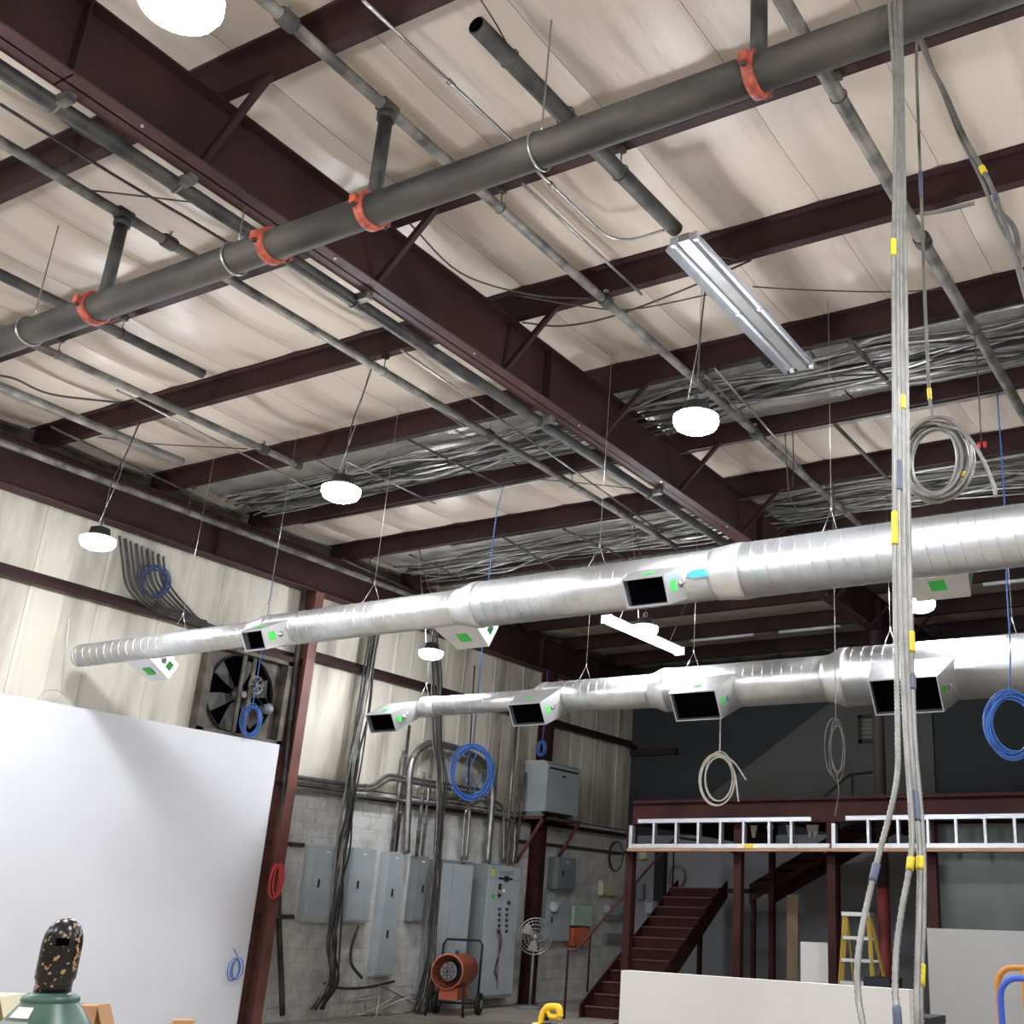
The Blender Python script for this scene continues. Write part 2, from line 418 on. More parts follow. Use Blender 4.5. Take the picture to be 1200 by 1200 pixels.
def hanger_ring(x, parent, r=.118):
    g = MB().ring((x, YM, ZM), (1, 0, 0), r, .008, 24, 5)
    yp = min(PY, key=lambda q: abs(q - YM)) - .03
    g.tube([(x, YM, ZM + r), (x, YM, ZM + r + .1), (x, yp if abs(yp - YM) < .4 else YM, ZP)], .006, 6)
    ob('hanger', g, 'wire', parent)
for px, py in ((625, 170), (270, 300), (40, 390)): hanger_ring(at(px, py, z=ZM).x, main)
for x in (-4.83, -7.6, -2.05):
    xr = x
    ob('riser', MB().tube([(xr, YM, ZM + .1), (xr, YM, ZB - .04)], .048, 12).lathe((xr, YM, ZB - .1), (0, 0, 1), [(0, .064), (.06, .064)], 12).lathe((xr, YM - .06, ZB), (0, 1, 0), [(0, .058), (.12, .058)], 12), 'blackpipe', main)

def branch(label, x, y0, y1, r=.042, m='oldpipe', z=ZB, cps=(), hangs=(), end=None, x1=None, name='sprinkler_branch_pipe'):
    x1 = x if x1 is None else x1
    t = thing(name, label, 'pipe', (x, y0, z))
    X = lambda y: x + (x1 - x) * (y - y0) / (y1 - y0)
    ob('pipe', MB().tube([(X(y0), y0, z), (X((y0 + y1) / 2), (y0 + y1) / 2, z - .004), (X(y1), y1, z)], r, 12), m, t)
    for y in cps:
        c = ob('tee', MB().lathe((X(y), y - .06, z), (0, 1, 0), [(0, r + .012), (.02, r + .018), (.1, r + .018), (.12, r + .012)], 12), 'blackpipe', t)
        ob('sprinkler_head', MB().tube([(X(y), y, z + r), (X(y), y, z + r + .05)], .012, 8).lathe((X(y), y, z + r + .055), (0, 0, 1), [(0, .024), (.004, .026)], 10).tube([(X(y), y, z + r + .02), (X(y) + .016, y, z + r + .035), (X(y), y, z + r + .056)], .003, 5), 'wire', c)
    for y in hangs:
        yp = min(PY, key=lambda q: abs(q - y)) - .03
        h = MB().ring((X(yp), yp, z), (0, 1, 0), r + .006, .004, 16, 5)
        h.tube([(X(yp), yp, z + r), (X(yp), yp, ZP + .002)], .005, 6).box((X(yp) - .022, yp - .025, ZP - .035), (X(yp) + .022, yp + .03, ZP + .02))
        ob('hanger', h, 'blackpipe', t)
    if end: ob('end_cap', MB().lathe((X(y1), y1 - .03, z), (0, 1, 0), [(0, r + .01), (.05, r + .01)], 12), 'blackpipe', t)
    return t
hs = [p for p in PY]
branch('long grey branch pipe right of the main rafter, running past the round light', -4.83, -1, 13.5, cps=(3.45, 7.1, 10.2), hangs=(5.5, 8.9, 12.3))
branch('grey branch pipe crossing over the main, left of the main rafter', -7.60, -1, 13.4, cps=(4.75, 9.0), hangs=(7.2, 10.6))
branch('grey branch pipe ending in the left bay above the middle round light', -10.36, 3.0, 8.75, cps=(8.2,), hangs=(5.6,), end=True)
branch('grey pipe ending close to the wall, the leftmost with an open end', -11.62, 3.0, 8.05, r=.05, hangs=(5.5,))
branch('thick grey branch pipe on the far right running under three purlins', -2.06, -1, 15.5, r=.052, cps=(7.42,), hangs=(5.55, 9.0))
branch('loose dark pipe with an open end above the main, near the unlit strip', -3.78, 3.98, 6.38, r=.062, m='blackpipe', x1=-3.72, hangs=(5.5,), name='loose_pipe', z=6.66)
ob('hanger', MB().ring((-3.77, 4.3, 6.66), (0, 1, 0), .068, .005, 16, 5).tube([(-3.77, 4.3, 6.725), (-3.77, 4.15, 6.8), (-3.77, 3.9, ZP)], .006, 6), 'blackpipe', bpy.data.objects['loose_pipe'])
ob('bore', MB().lathe((-3.78, 3.974, 6.66), (0, 1, 0), [(0, .052), (.004, .052)], 14), 'void', bpy.data.objects['loose_pipe'])
ob('split_hanger', MB().ring((-3.755, 4.9, 6.66), (0, 1, 0), .07, .006, 16, 5).tube([(-3.755, 4.9, 6.59), (-3.755, 4.82, 6.5), (-3.755, 4.75, 6.4)], .008, 6), 'blackpipe', bpy.data.objects['loose_pipe'])
branch('short dark pipe stub in the left bay, ending above the middle round light', -9.42, 2.0, 6.52, r=.05, m='blackpipe', x1=-9.36, hangs=(3.9, 5.6), name='loose_pipe')
branch('black pipe hugging the left edge of the main rafter', -6.29, -3, 13.6, r=.055, m='blackpipe', z=6.27, name='black_pipe')
o = bpy.data.objects['black_pipe']
for y in (3.0, 3.9, 5.6, 8.2, 10.4): ob('beam_clamp', MB().box((-6.25, y - .03, 6.24), (-6.12, y + .03, 6.31)).ring((-6.29, y, 6.27), (0, 1, 0), .062, .008, 14, 5), 'oldpipe', o)
branch('grey pipe along the end wall rafter', -12.62, -2, 14.5, r=.042, z=6.5, hangs=(5.5, 8.9, 12.3), name='wall_side_pipe')

# ================================================================== CONDUITS UNDER THE ROOF
def conduit(name, label, pts, r=.013, m='conduit', n=8, cat='conduit', fit=(), smooth=True, group=None):
    t = thing(name, label, cat, pts[0], group)
    P = smooth_path(pts, 6) if smooth and len(pts) > 2 else pts
    ob('tube', MB().tube(P, r, n), m, t)
    for p, q in fit:
        d = (Vector(q) - Vector(p)).normalized()
        ob('fitting', MB().tube([Vector(p) - d * .03, Vector(p) + d * .03], r * 1.6, n), m, t)
    return t
def zc(px, py, z=6.84): return at(px, py, z=z)
a, c = zc(425, 0), zc(600, 165)
conduit('steel_conduit', 'thin bright conduit above the main, ending behind it', [a, c], fit=[(a.lerp(c, .55), c)], smooth=False)
pts = [zc(627, 198), zc(690, 258), zc(712, 276), zc(738, 281), zc(778, 270)]
conduit('bent_conduit', 'thin conduit bending to the end of the unlit strip', pts, fit=[(pts[0].lerp(pts[1], .3), pts[1])])
a, c = zc(612, 215), zc(752, 345)
conduit('steel_conduit', 'thin grey conduit dropping behind the second purlin, beside the bent one', [a, c], smooth=False)
a, c = zc(838, 432, 6.8), zc(960, 572, 6.8)
conduit('steel_conduit', 'bright short conduit ending at the hanging wire, right of the round light', [a, c], .012, smooth=False)
a, c = zc(826, 440, 6.8), zc(905, 522, 6.8)
conduit('steel_conduit', 'dull short conduit between the bright conduit and the grey branch pipe', [a, c], .014, 'oldpipe', smooth=False)
a, c = zc(995, 400, 6.82), zc(1055, 462, 6.82)
conduit('black_conduit', 'black thin pipe over the cable bundle at the right', [a, c], .026, 'blackpipe', smooth=False)
a, c = zc(978, 497, 6.82), zc(1040, 560, 6.82)
conduit('black_conduit', 'black thin pipe between two far purlins at the right', [a, c], .024, 'blackpipe', smooth=False)
def xrun(label, k, x0, x1, dz=-.016, dy=.0, r=.015, m='conduit'):
    y = PY[k] + dy
    conduit('steel_conduit', label, [(x0, y, ZP + dz), ((x0 + x1) / 2, y, ZP + dz - .01), (x1, y, ZP + dz)], r, m, smooth=False)
iD = 10                            # PY[7]=3.92 is purlin A; 8 B, 9 C, 10 D, 11 E, 12 F
xrun('conduit strapped under the fourth purlin at the right edge', 10, -3.2, 3, dy=.01)
xrun('long conduit strapped under the fifth purlin, above the cable bundle lamp', 11, -12.4, 3, dy=.01)
xrun('long conduit strapped under the sixth purlin behind the coil', 12, -11, 3, dy=.01, r=.018)
xrun('dark pipe strapped under the seventh purlin, just above the upper duct', 13, -12.6, -1, dy=-.05, r=.035, m='blackpipe')
# small conduits running with the branch lines in the left bay
for lab, p, q, r, m in (
    ('thin conduit in the left bay beside the short dark stub', (137, 457), (365, 573), .012, 'conduit'),
    ('thin black conduit near the wall in the left bay', (60, 500), (270, 600), .016, 'blackpipe'),
    ('thin conduit running to the lamp cord in the left bay', (420, 420), (545, 500), .012, 'conduit'),
    ('thin pair mate of the crossing conduit left of the main rafter', (470, 410), (770, 620), .012, 'conduit'),
    ('thin black rod under the foil at the centre of the left bay', (478, 515), (590, 570), .015, 'blackpipe'),
    ('thin conduit left of the blue drop cable', (404, 540), (510, 590), .012, 'conduit'),
    ('thin black rod near the far end of the left bay', (590, 630), (690, 690), .016, 'blackpipe'),
    ('second thin black rod near the far end of the left bay', (660, 620), (735, 655), .016, 'blackpipe'),
    ('third thin black rod near the far end of the left bay', (480, 650), (570, 690), .016, 'blackpipe'),
    ('thin black rod low in the left bay over the upper duct', (400, 655), (500, 700), .02, 'blackpipe')):
    a, c = zc(*p, 6.80), zc(*q, 6.80)
    conduit('steel_rod' if m == 'blackpipe' else 'steel_conduit', lab, [a, c], r, m, smooth=False)
# wires slung across the bays
def wire(label, px, r=.008, m='cable', z=6.75, name='slung_wire'):
    o = ob(name, MB().tube(smooth_path([at(x, y, z=z) for x, y in px], 6), r, 6), m); return tag(o, label, 'cable')
wire('black wire looping from the dark pipe at the upper left', [(20, 90), (60, 130), (110, 165), (180, 195), (235, 225)])
wire('long black wire crossing the upper left corner under two purlins', [(0, 122), (60, 160), (150, 215), (230, 262), (300, 305)], .012)
wire('straight thin wire across the upper left bay to the rafter', [(95, 222), (150, 228), (250, 240)], .007)
wire('black wire drooping in the left bay near the wall', [(0, 440), (20, 445), (60, 462), (140, 472)], .012)
wire('thin wire crossing the left bay beside the wall', [(115, 512), (180, 520), (290, 526)], .007)
wire('dark wire slung from the rafter to the second purlin', [(480, 262), (540, 320), (620, 345), (690, 350)], .008)
wire('black wire sagging under the second purlin right of the rafter', [(612, 378), (660, 382), (720, 370), (800, 340), (880, 305)], .009)
wire('dark blue wire from the rafter to the unlit strip', [(600, 345), (690, 360), (745, 362), (845, 342)], .007)
wire('thin wire running right from the unlit strip', [(882, 336), (950, 340), (1050, 342), (1110, 338)], .006)
wire('thin wire stretched under the sixth purlin of the left bay', [(635, 562), (700, 568), (770, 576)], .006)
wire('dark wire rising to the rafter at the far end', [(905, 632), (935, 605), (925, 580), (920, 508)], .008, z=6.6)

for lab, p, q in (('pale bar under a far purlin between the ducts, left part', (810, 738), (883, 731)), ('pale bar under a far purlin between the ducts, right part', (913, 728), (985, 722)), ('pale bar under a far purlin at the right edge', (1152, 682), (1230, 676))):
    k = min(PY, key=lambda v: abs(v - zc(*p, 6.85).y)); a, c = at(*p, y=k), at(*q, y=k)
    conduit('steel_conduit', lab, [(a.x, k, ZP - .03), (c.x, k, ZP - .03)], .032, 'white', smooth=False)  # plain white bars along the far purlin bottoms
q = at(902, 424, y=PY[10]); tag(ob('junction_box', MB().box((q.x - .06, PY[10] - .07, ZP - .07), (q.x + .06, PY[10] + .03, ZP)).lathe((q.x, PY[10] - .02, ZP - .1), (0, 0, 1), [(0, .03), (.03, .04)], 12), 'black'), 'small black box under the fourth purlin beside the unlit strip', 'electrical box')

# ================================================================== CABLE BUNDLES ON THE ROOF
def bundle(name, label, y, x0, x1, n, spread, zl, zh, seed):
    rnd = random.Random(seed)
    t = thing(name, label, 'cable bundle', ((x0 + x1) / 2, y, zl))
    for i in range(n):
        yo = y + (i / (n - 1) - .5) * spread; pts = []
        x = x0; ph = rnd.random() * 6
        while x < x1:
            k = (x - x0) / (x1 - x0)
            pts.append((x, yo + .13 * math.sin(x * .5 + ph * .3) + rnd.uniform(-.06, .06), zl + (zh - zl) * rnd.random() + .05 * math.sin(x * 1.3 + ph)))
            x += .8
        ob('cable', MB().tube(smooth_path(pts, 5), rnd.choice((.011, .013, .017)), 6), rnd.choice(('cable', 'cableg', 'cableg', 'conduit', 'black')), t)
bundle('cable_bundle', 'wide bundle of grey cables lying across the fourth bay of the roof', PY[10] + .72, -12.6, 1, 22, .75, 6.84, 6.96, 3)
bundle('cable_bundle', 'second bundle of cables on the roof, just above the upper duct', PY[12] + .9, -12.6, 1, 22, .85, 6.84, 6.96, 4)

# ================================================================== DUCTS
def duct(label, yc, prof, steps, elbow=None):
    """prof: (px, top, bottom) silhouettes; steps: (px0, px1, diameter px index) sections"""
    xs, zs = [], []
    for px, tp, bt in prof:
        p = at(px, (tp + bt) / 2, y=yc); xs.append(p.x); zs.append(p.z)
    n = len(xs); mx = sum(xs) / n; mz = sum(zs) / n
    k = sum((x - mx) * (z - mz) for x, z in zip(xs, zs)) / sum((x - mx) ** 2 for x in xs)
    Z = lambda x: mz + k * (x - mx)
    t = thing('spiral_duct', label, 'duct', (mx, yc, mz - .3))
    secs = []
    for (pa, pb, pr) in steps:
        tp, bt = pr[1], pr[2]; r = (at(pr[0], tp, y=yc).z - at(pr[0], bt, y=yc).z) / 2 * .965
        xa = at(pa, 0.5 * (tp + bt), y=yc).x if pa is not None else xs[0]
        xb = at(pb, 0.5 * (tp + bt), y=yc).x if pb is not None else 7.4
        secs.append([xa, xb, r])
    for i, (xa, xb, r) in enumerate(secs):
        s = ob('duct_section', MB().tube([(xa, yc, Z(xa)), ((xa + xb) / 2, yc, Z((xa + xb) / 2)), (xb, yc, Z(xb))], r, 40), 'galv', t)
        hx = MB(); pts = []; pitch = .135; m = int((xb - xa) / pitch * 20)
        for j in range(m + 1):
            x = xa + (xb - xa) * j / m; a = 2 * math.pi * j / 20
            pts.append((x, yc + (r + .001) * math.cos(a), Z(x) + (r + .001) * math.sin(a)))
        ob('spiral_seam', hx.tube(pts, .0035, 4), 'galv', s)
        if i:
            r0 = secs[i - 1][2]
            ob('reducer', MB().lathe((xa - .22, yc, Z(xa)), (1, 0, 0), [(0, r0 + .006), (.05, r0 + .008), (.2, r + .006), (.27, r + .008), (.3, r + .004)], 40), 'galv2', t)
    return t, Z, secs
def radius(secs, x):
    for a, b, r in secs:
        if a <= x <= b: return r
    return secs[0][2]
def boot(t, Z, secs, yc, px, py, side, w, h, L, al):
    al = math.radians(al); d = Vector((0, side * math.cos(al), -math.sin(al))); u = Vector((0, side * math.sin(al), math.cos(al)))
    x = at(px, py, y=yc + side * L * math.cos(al)).x; r = radius(secs, x); c = Vector((x, yc, Z(x)))
    def ringv(s, w_, h_): return [c + d * s + Vector((i * w_ / 2, 0, 0)) + u * (j * h_ / 2) for i, j in ((-1, -1), (1, -1), (1, 1), (-1, 1))]
    rh = min(h * 1.15, r * 1.7)
    A, B = ringv(r * .45, w * 1.3, rh), ringv(L, w, h)
    b = MB(); b.add(A + B, [(i, (i + 1) % 4, (i + 1) % 4 + 4, i + 4) for i in range(4)])
    I = ringv(L, w - .03, h - .03); J = ringv(L - .07, w - .03, h - .03)
    body = ob('outlet_boot', b, 'galv2', t)
    fr = MB(); fr.add(B + I + J, [(i, (i + 1) % 4, (i + 1) % 4 + 4, i + 4) for i in range(4)] + [(i + 4, (i + 1) % 4 + 4, (i + 1) % 4 + 8, i + 8) for i in range(4)])
    if side < 0:
        ob('frame', fr, 'alu', body)
        v = MB(); v.add(J, [(0, 1, 2, 3)])
        ob('opening_shade', v, 'void', body)  # one flat black sheet, the outlet's inner shade put into its colour
    else:
        ob('frame', fr, 'alu', body)
        v = MB(); v.add(J, [(0, 1, 2, 3)]); ob('opening_shade', v, 'void', body)  # same black sheet for the shade inside the rear outlets
    # tape and damper handle on the side that faces the room
    def side_pt(s, e, off): 
        f = (s - r * .45) / (L - r * .45); ww = w * 1.3 + (w - w * 1.3) * f
        return c + d * s + Vector((ww / 2 + off, 0, 0)) + u * e
    tl = (w * 1.3 - w) / 2 / (L - r * .45)
    ax = (d + Vector((-tl, 0, 0))).normalized()
    ob('tape', MB().obox(side_pt(L - .10, .01, .001), ax * .04, u * .045, ax.cross(u) * .0015), 'green', body)
    hp = side_pt(L - .2, .0, .01)
    ob('damper_handle', MB().lathe(hp - Vector((.01, 0, 0)), (1, 0, 0), [(0, .03), (.012, .03), (.012, .012), (.03, .012)], 12).tube([hp + Vector((.02, 0, 0)), hp + Vector((.022, 0, 0)) - d * .07 + u * .05], .008, 6), 'wire', body)
    if side > 0: ob('tape', MB().obox(c + d * (L * .62) - u * (h / 2 * 1.06 + .004), d * .06, (.065, 0, 0), u * .0015), 'green', body)
    else: ob('tape', MB().obox(c + d * (L * .75) + u * (h / 2 * 1.05 + .004), d * .035, (.05, 0, 0), u * .0015), 'green', body)
Y1 = 8.2
prof1 = [(96, 761, 779), (188, 744.5, 767), (275, 730, 758.6), (329, 719.6, 757.5), (430, 703, 742.5), (552, 690, 730.6), (580, 679, 733), (725, 662.7, 719.5), (850, 645, 702), (900, 632, 697), (1000, 616, 684), (1200, 591, 663)]
d1, Z1, s1 = duct('long upper spiral duct with side outlets, ending at the cream wall', Y1, prof1, [(None, 318, prof1[2]), (318, 562, prof1[4]), (562, 868, prof1[7]), (868, None, prof1[10])])
for px, py, sd, w, h in ((297, 750, -1, .32, .22), (756, 694, -1, .42, .26), (193, 788, 1, .34, .22), (560, 751, 1, .4, .26), (1108, 692, 1, .44, .28)):
    boot(d1, Z1, s1, Y1, px, py, sd, w, h, .46, 28)
e = s1[0]
ob('end_cap', MB().lathe((e[0] - .03, Y1, Z1(e[0])), (1, 0, 0), [(0, e[2] * .9), (.006, e[2] + .004), (.06, e[2] + .006)], 40), 'galv2', d1)
p = at(820, 676, y=Y1 - s1[2][2] * .97)
rs_ = s1[2][2]; b = MB(); nn = 24
for k in range(nn):
    aa = 2 * math.pi * k / nn; th = -.22 + math.sin(aa) * .17
    b.v.append((p.x + math.cos(aa) * .125, Y1 - (rs_ + .007) * math.cos(th), Z1(p.x) + (rs_ + .007) * math.sin(th)))
b.face(list(range(nn)))
ob('sticker', b, 'sticker', d1)
Y2 = 13.0
prof2 = [(503, 818, 841), (587, 810, 835.5), (680, 798, 834), (760, 788, 828), (860, 776, 828), (960, 767, 822), (1010, 757, 825), (1150, 747, 821), (1200, 744, 817)]
d2, Z2, s2 = duct('lower spiral duct with rectangular outlets, over the mezzanine stairs', Y2, prof2, [(None, 640, prof2[0]), (640, 782, prof2[3]), (782, 990, prof2[5]), (990, None, prof2[7])])
for px, py, w, h, L in ((617, 838, .56, .33, .6), (815, 824, .66, .39, .68), (1061, 806, .82, .44, .78)):
    boot(d2, Z2, s2, Y2, px, py, -1, w, h, L, 32)
# the end outlet of the lower duct
e = s2[0]
ob('end_collar', MB().lathe((e[0] - .12, Y2, Z2(e[0])), (1, 0, 0), [(0, e[2] * .9), (.01, e[2] + .01), (.3, e[2] + .01)], 40), 'galv2', d2)
s2.insert(0, [e[0] - 2, e[0], e[2]])
boot(d2, Z2, s2, Y2, 446, 851, -1, .52, .3, .58, 32)
# cables that carry the ducts
def duct_hanger(px, pytop, px0, py0, yc, Zf, sec, n):
    p = at(px0, py0, y=yc); x = p.x; r = radius(sec, x); z = Zf(x)
    b = MB().tube([(x, yc + .01, ZP), (x, yc, z + r + .2)], .003, 5)
    b.tube([(x, yc, z + r + .2), (x - .02, yc - r * .7, z + r * .72)], .003, 5).tube([(x, yc, z + r + .2), (x + .02, yc + r * .7, z + r * .72)], .003, 5)
    b.lathe((x, yc, z + r + .18), (0, 0, 1), [(0, .01), (.05, .01)], 8)
    ob('hanger_cable', b, 'wire', n)
for px, py in ((210, 745), (310, 735), (435, 715), (700, 690), (975, 655)): duct_hanger(0, 0, px, py, Y1, Z1, s1, d1)
for px, py in ((497, 825), (685, 815), (812, 805), (1045, 790), (1190, 780)): duct_hanger(0, 0, px, py, Y2, Z2, s2, d2)

# ================================================================== STRIP LIGHTS
def strip(label, px0, px1, z, lit):
    a, c = at(*px0, z=z), at(*px1, z=z); c.x = a.x = (a.x + c.x) / 2 + (0 if lit else .05); x = a.x
    t = thing('lit_fluorescent_strip' if lit else 'bare_strip_fixture', label, 'strip light', a)
    if lit:
        ob('channel', MB().box((x - .06, a.y, z + .05), (x + .06, c.y, z + .1)), 'white', t)
        for s in (-1, 1): ob('lamp_tube', MB().tube([(x + s * .04, a.y + .03, z + .02), (x + s * .04, c.y - .03, z + .02)], .019, 10), 'tubelit', t)
        ob('lens_cover', MB().prism([(x - .085, a.y, z + .06), (x - .07, a.y, z - .01), (x, a.y, z - .03), (x + .07, a.y, z - .01), (x + .085, a.y, z + .06)], (0, c.y - a.y, 0)), 'tubelit', t)
        for s in (0, 1): ob('end_plate', MB().box((x - .09, (a.y, c.y)[s] - .01, z - .03), (x + .09, (a.y, c.y)[s] + .01, z + .1)), 'white', t)
        for y in (a.y + .35, c.y - .35): ob('suspension_cable', MB().tube([(x, y, z + .1), (x, min(PY, key=lambda q: abs(q - y)) - .03, ZP + .004)], .004, 5), 'wire', t)
    else:
        w = .17
        ob('reflector', MB().prism([(x - w, a.y, z - .05), (x - w * .55, a.y, z + .04), (x + w * .55, a.y, z + .04), (x + w, a.y, z - .05), (x + w, a.y, z - .045), (x + w * .56, a.y, z + .05), (x - w * .56, a.y, z + .05), (x - w, a.y, z - .045)], (0, c.y - a.y, 0)), 'alu', t)
        ob('ballast_channel', MB().box((x - .05, a.y - .02, z - .02), (x + .05, c.y + .03, z + .045)), 'galv2', t)
        for s in (-1, 1): ob('lamp_tube', MB().tube([(x + s * .1, a.y + .04, z), (x + s * .1, c.y - .04, z)], .019, 10), 'white', t)
        for y in (a.y, (a.y + c.y) / 2, c.y):
            for s in (-1, 1): ob('lamp_holder', MB().box((x + s * .1 - .02, y - .02, z - .03), (x + s * .1 + .02, y + .02, z + .04)), 'white', t)
        for y in (a.y + .3, c.y - .3): ob('suspension_cable', MB().tube([(x, y, z + .04), (x, min(PY, key=lambda q: abs(q - y)) - .03, ZP + .004)], .004, 5), 'wire', t)
strip('unlit strip light with mirror reflector under the loose dark pipe', (800, 282), (930, 432), 6.52, False)
strip('lit fluorescent strip hanging between the two ducts', (712, 728), (795, 766), 5.6, True)

# ================================================================== LEFT WALL
xb = XL + .22
zt = at(200, 849, x=xb).z; yr = at(328, 871, x=xb).y
o = ob('white_wall_board', MB().box((xb - .05, 1.5, 0), (xb, yr, zt)), 'white'); tag(o, 'big plain white board standing against the cream wall', 'board')
# --- exhaust fan in the wall opening
fy, fz, R = 11.03, 4.47, .58
t = thing('exhaust_fan', 'grimy belt driven exhaust fan in the wall opening above the white board', 'fan', (XL, fy, fz))
fr = MB()
for a, c in (((10.28, 3.84), (10.40, 5.14)), ((11.72, 3.84), (11.82, 5.14))): fr.box((XL - .09, a[0], a[1]), (XL + .12, c[0], c[1]))
fr.box((XL - .09, 10.28, 3.76), (XL + .12, 11.82, 3.9)).box((XL - .09, 10.28, 5.04), (XL + .12, 11.82, 5.14))
ob('frame', fr, 'brown', t)
b = MB(); n = 36
for i in range(n):
    a = 2 * math.pi * i / n; q = a
    cy, sz = math.cos(a), math.sin(a); m_ = max(abs(cy), abs(sz))
    b.v.append((XL - .02, fy + cy * (R + .02), fz + sz * (R + .02))); b.v.append((XL - .02, fy + min(.68 / m_, .92) * cy, fz + max(min(.6 / m_, .8) * sz, -.62)))
for i in range(n): j = (i + 1) % n; b.face((2 * i, 2 * j, 2 * j + 1, 2 * i + 1))
ob('orifice_panel', b, 'brown', t)
ob('orifice_ring', MB().lathe((XL - .08, fy, fz), (1, 0, 0), [(0, R + .03), (.09, R + .02), (.1, R)], 40, caps=False), 'blackpipe', t)
ob('shutter', MB().box((XL - .098, 10.4, 3.9), (XL - .09, 11.75, 5.05)), 'void', t)
for i in range(6):
    a = i * math.pi / 3 + .35; pts = []
    for s, w0 in ((.12, .10), (.3, .2), (R - .03, .30)):
        for e in (-.5, .5): pts.append((XL - .05 + e * .07 + .0, fy + math.cos(a + e * w0 / s * .9) * s, fz + math.sin(a + e * w0 / s * .9) * s))
    b = MB(); b.add(pts, [(0, 2, 3, 1), (2, 4, 5, 3)]); ob('blade', b, 'blade', t)
ob('hub', MB().lathe((XL - .08, fy, fz), (1, 0, 0), [(0, .12), (.06, .12), (.06, .05), (.16, .05)], 20), 'blade', t)
for dy in (-.06, .12): ob('strut', MB().box((XL + .03, fy + dy - .03, 3.9), (XL + .06, fy + dy + .03, 5.05)), 'brown', t)
pc = wl(300, 803, .12)
w_ = MB().ring(pc, (1, 0, 0), .125, .016, 24, 6).lathe(pc - Vector((.02, 0, 0)), (1, 0, 0), [(0, .03), (.05, .03)], 10)
for i in range(6): w_.bar(pc, pc + Vector((0, math.cos(i * math.pi / 3) * .12, math.sin(i * math.pi / 3) * .12)), .015, .015)
ob('pulley', w_, 'oldpipe', t)
mc_ = wl(313, 831, .08); ob('motor', MB().lathe(mc_ - Vector((.12, 0, 0)), (1, 0, 0), [(0, .07), (.16, .08), (.2, .05), (.22, .02)], 18), 'egrey2', t)
ob('belt', MB().tube([pc + Vector((.02, .12, 0)), mc_ + Vector((.0, .05, 0))], .008, 5).tube([pc + Vector((.02, -.1, -.06)), mc_ + Vector((0, -.05, 0))], .008, 5), 'black', t)

def coil(name, label, c, axis, Rr, r, m, n=7, sx=.8, jit=.05, tail=None, seed=1, cat='cable coil', sq=1.0, tails=()):
    rnd = random.Random(seed)
    t = thing(name, label, cat, c)
    b = MB()
    for i in range(n):
        cc = Vector(c) + Vector((rnd.uniform(-1, 1) * .03, rnd.uniform(-1, 1) * .03, rnd.uniform(-1, 1) * jit * Rr))
        ax = (Vector(axis) + Vector((rnd.uniform(-.1, .1), rnd.uniform(-.1, .1), rnd.uniform(-.06, .06)))).normalized()
        b.ring(cc, ax, Rr * (1 + rnd.uniform(-jit, jit)) * sq, r, 30, 6, sx=sx * (1 + rnd.uniform(-jit, jit)))
    ob('loops', b, m, t)
    if tail: ob('drop', MB().tube(smooth_path(tail, 6), r, 6), m, t)
    for q in tails: ob('loose_end', MB().tube(smooth_path(q, 6), r, 6), m, t)
    return t
VIEW = Vector((.75, -.62, 0))
c = wl(293, 845, .26)
coil('blue_cable_coil', 'blue cable coil drooping in front of the exhaust fan', c, VIEW, .2, .006, 'blue', 9, .55, .16, [c + Vector((0, 0, .18)), c + Vector((0, 0, .7)), Vector((c.x, c.y, ZR - .05))], 2)
c = wl(180, 682, .12)
coil('blue_cable_coil', 'dark blue cable coil hung among black cables high on the cream wall', c, (1, -.1, 0), .2, .009, 'dblue', 8, .95, .12, None, 3)
c = wl(276, 1136, .32)
coil('blue_cable_coil', 'small blue cable loop at the lower right edge of the white board', c, (1, -.2, 0), .13, .007, 'blue', 4, .5, .12, [c + Vector((0, 0, .12)), c + Vector((0, -.01, .18)), c + Vector((-.08, -.02, .26))], 4)
c = wl(324, 1032, .32)
coil('red_hose_coil', 'red hose coil hung beside the rust red column', c, VIEW, .22, .013, 'redc', 4, .3, .06, None, 5)
c = at(553, 905, x=-12.9)
coil('blue_cable_coil', 'big blue cable coil hanging in front of the conduit arch', c, VIEW, .44, .009, 'blue', 16, .8, .09, [c + Vector((0, 0, .43)), at(556, 860, x=-12.8), at(577, 640, y=12.2), Vector((at(598, 480, y=PY[11] - .03).x, PY[11] - .03, ZP))], 6, tails=([c + Vector((0, -.1, .36)), c + Vector((0, -.2, -.1)), c + Vector((0, .1, -.3)), c + Vector((0, .3, .05))], [c + Vector((0, .1, .38)), c + Vector((0, -.05, 0)), c + Vector((0, .2, -.25))]))
c = wl(635, 877, .26)
coil('blue_cable_coil', 'small blue cable coil above the bracket mounted transformer', c, VIEW, .14, .008, 'blue', 7, .5, .12, [c + Vector((0, 0, .13)), c + Vector((0, .02, .5)), Vector((c.x, c.y, ZR - .05))], 7)

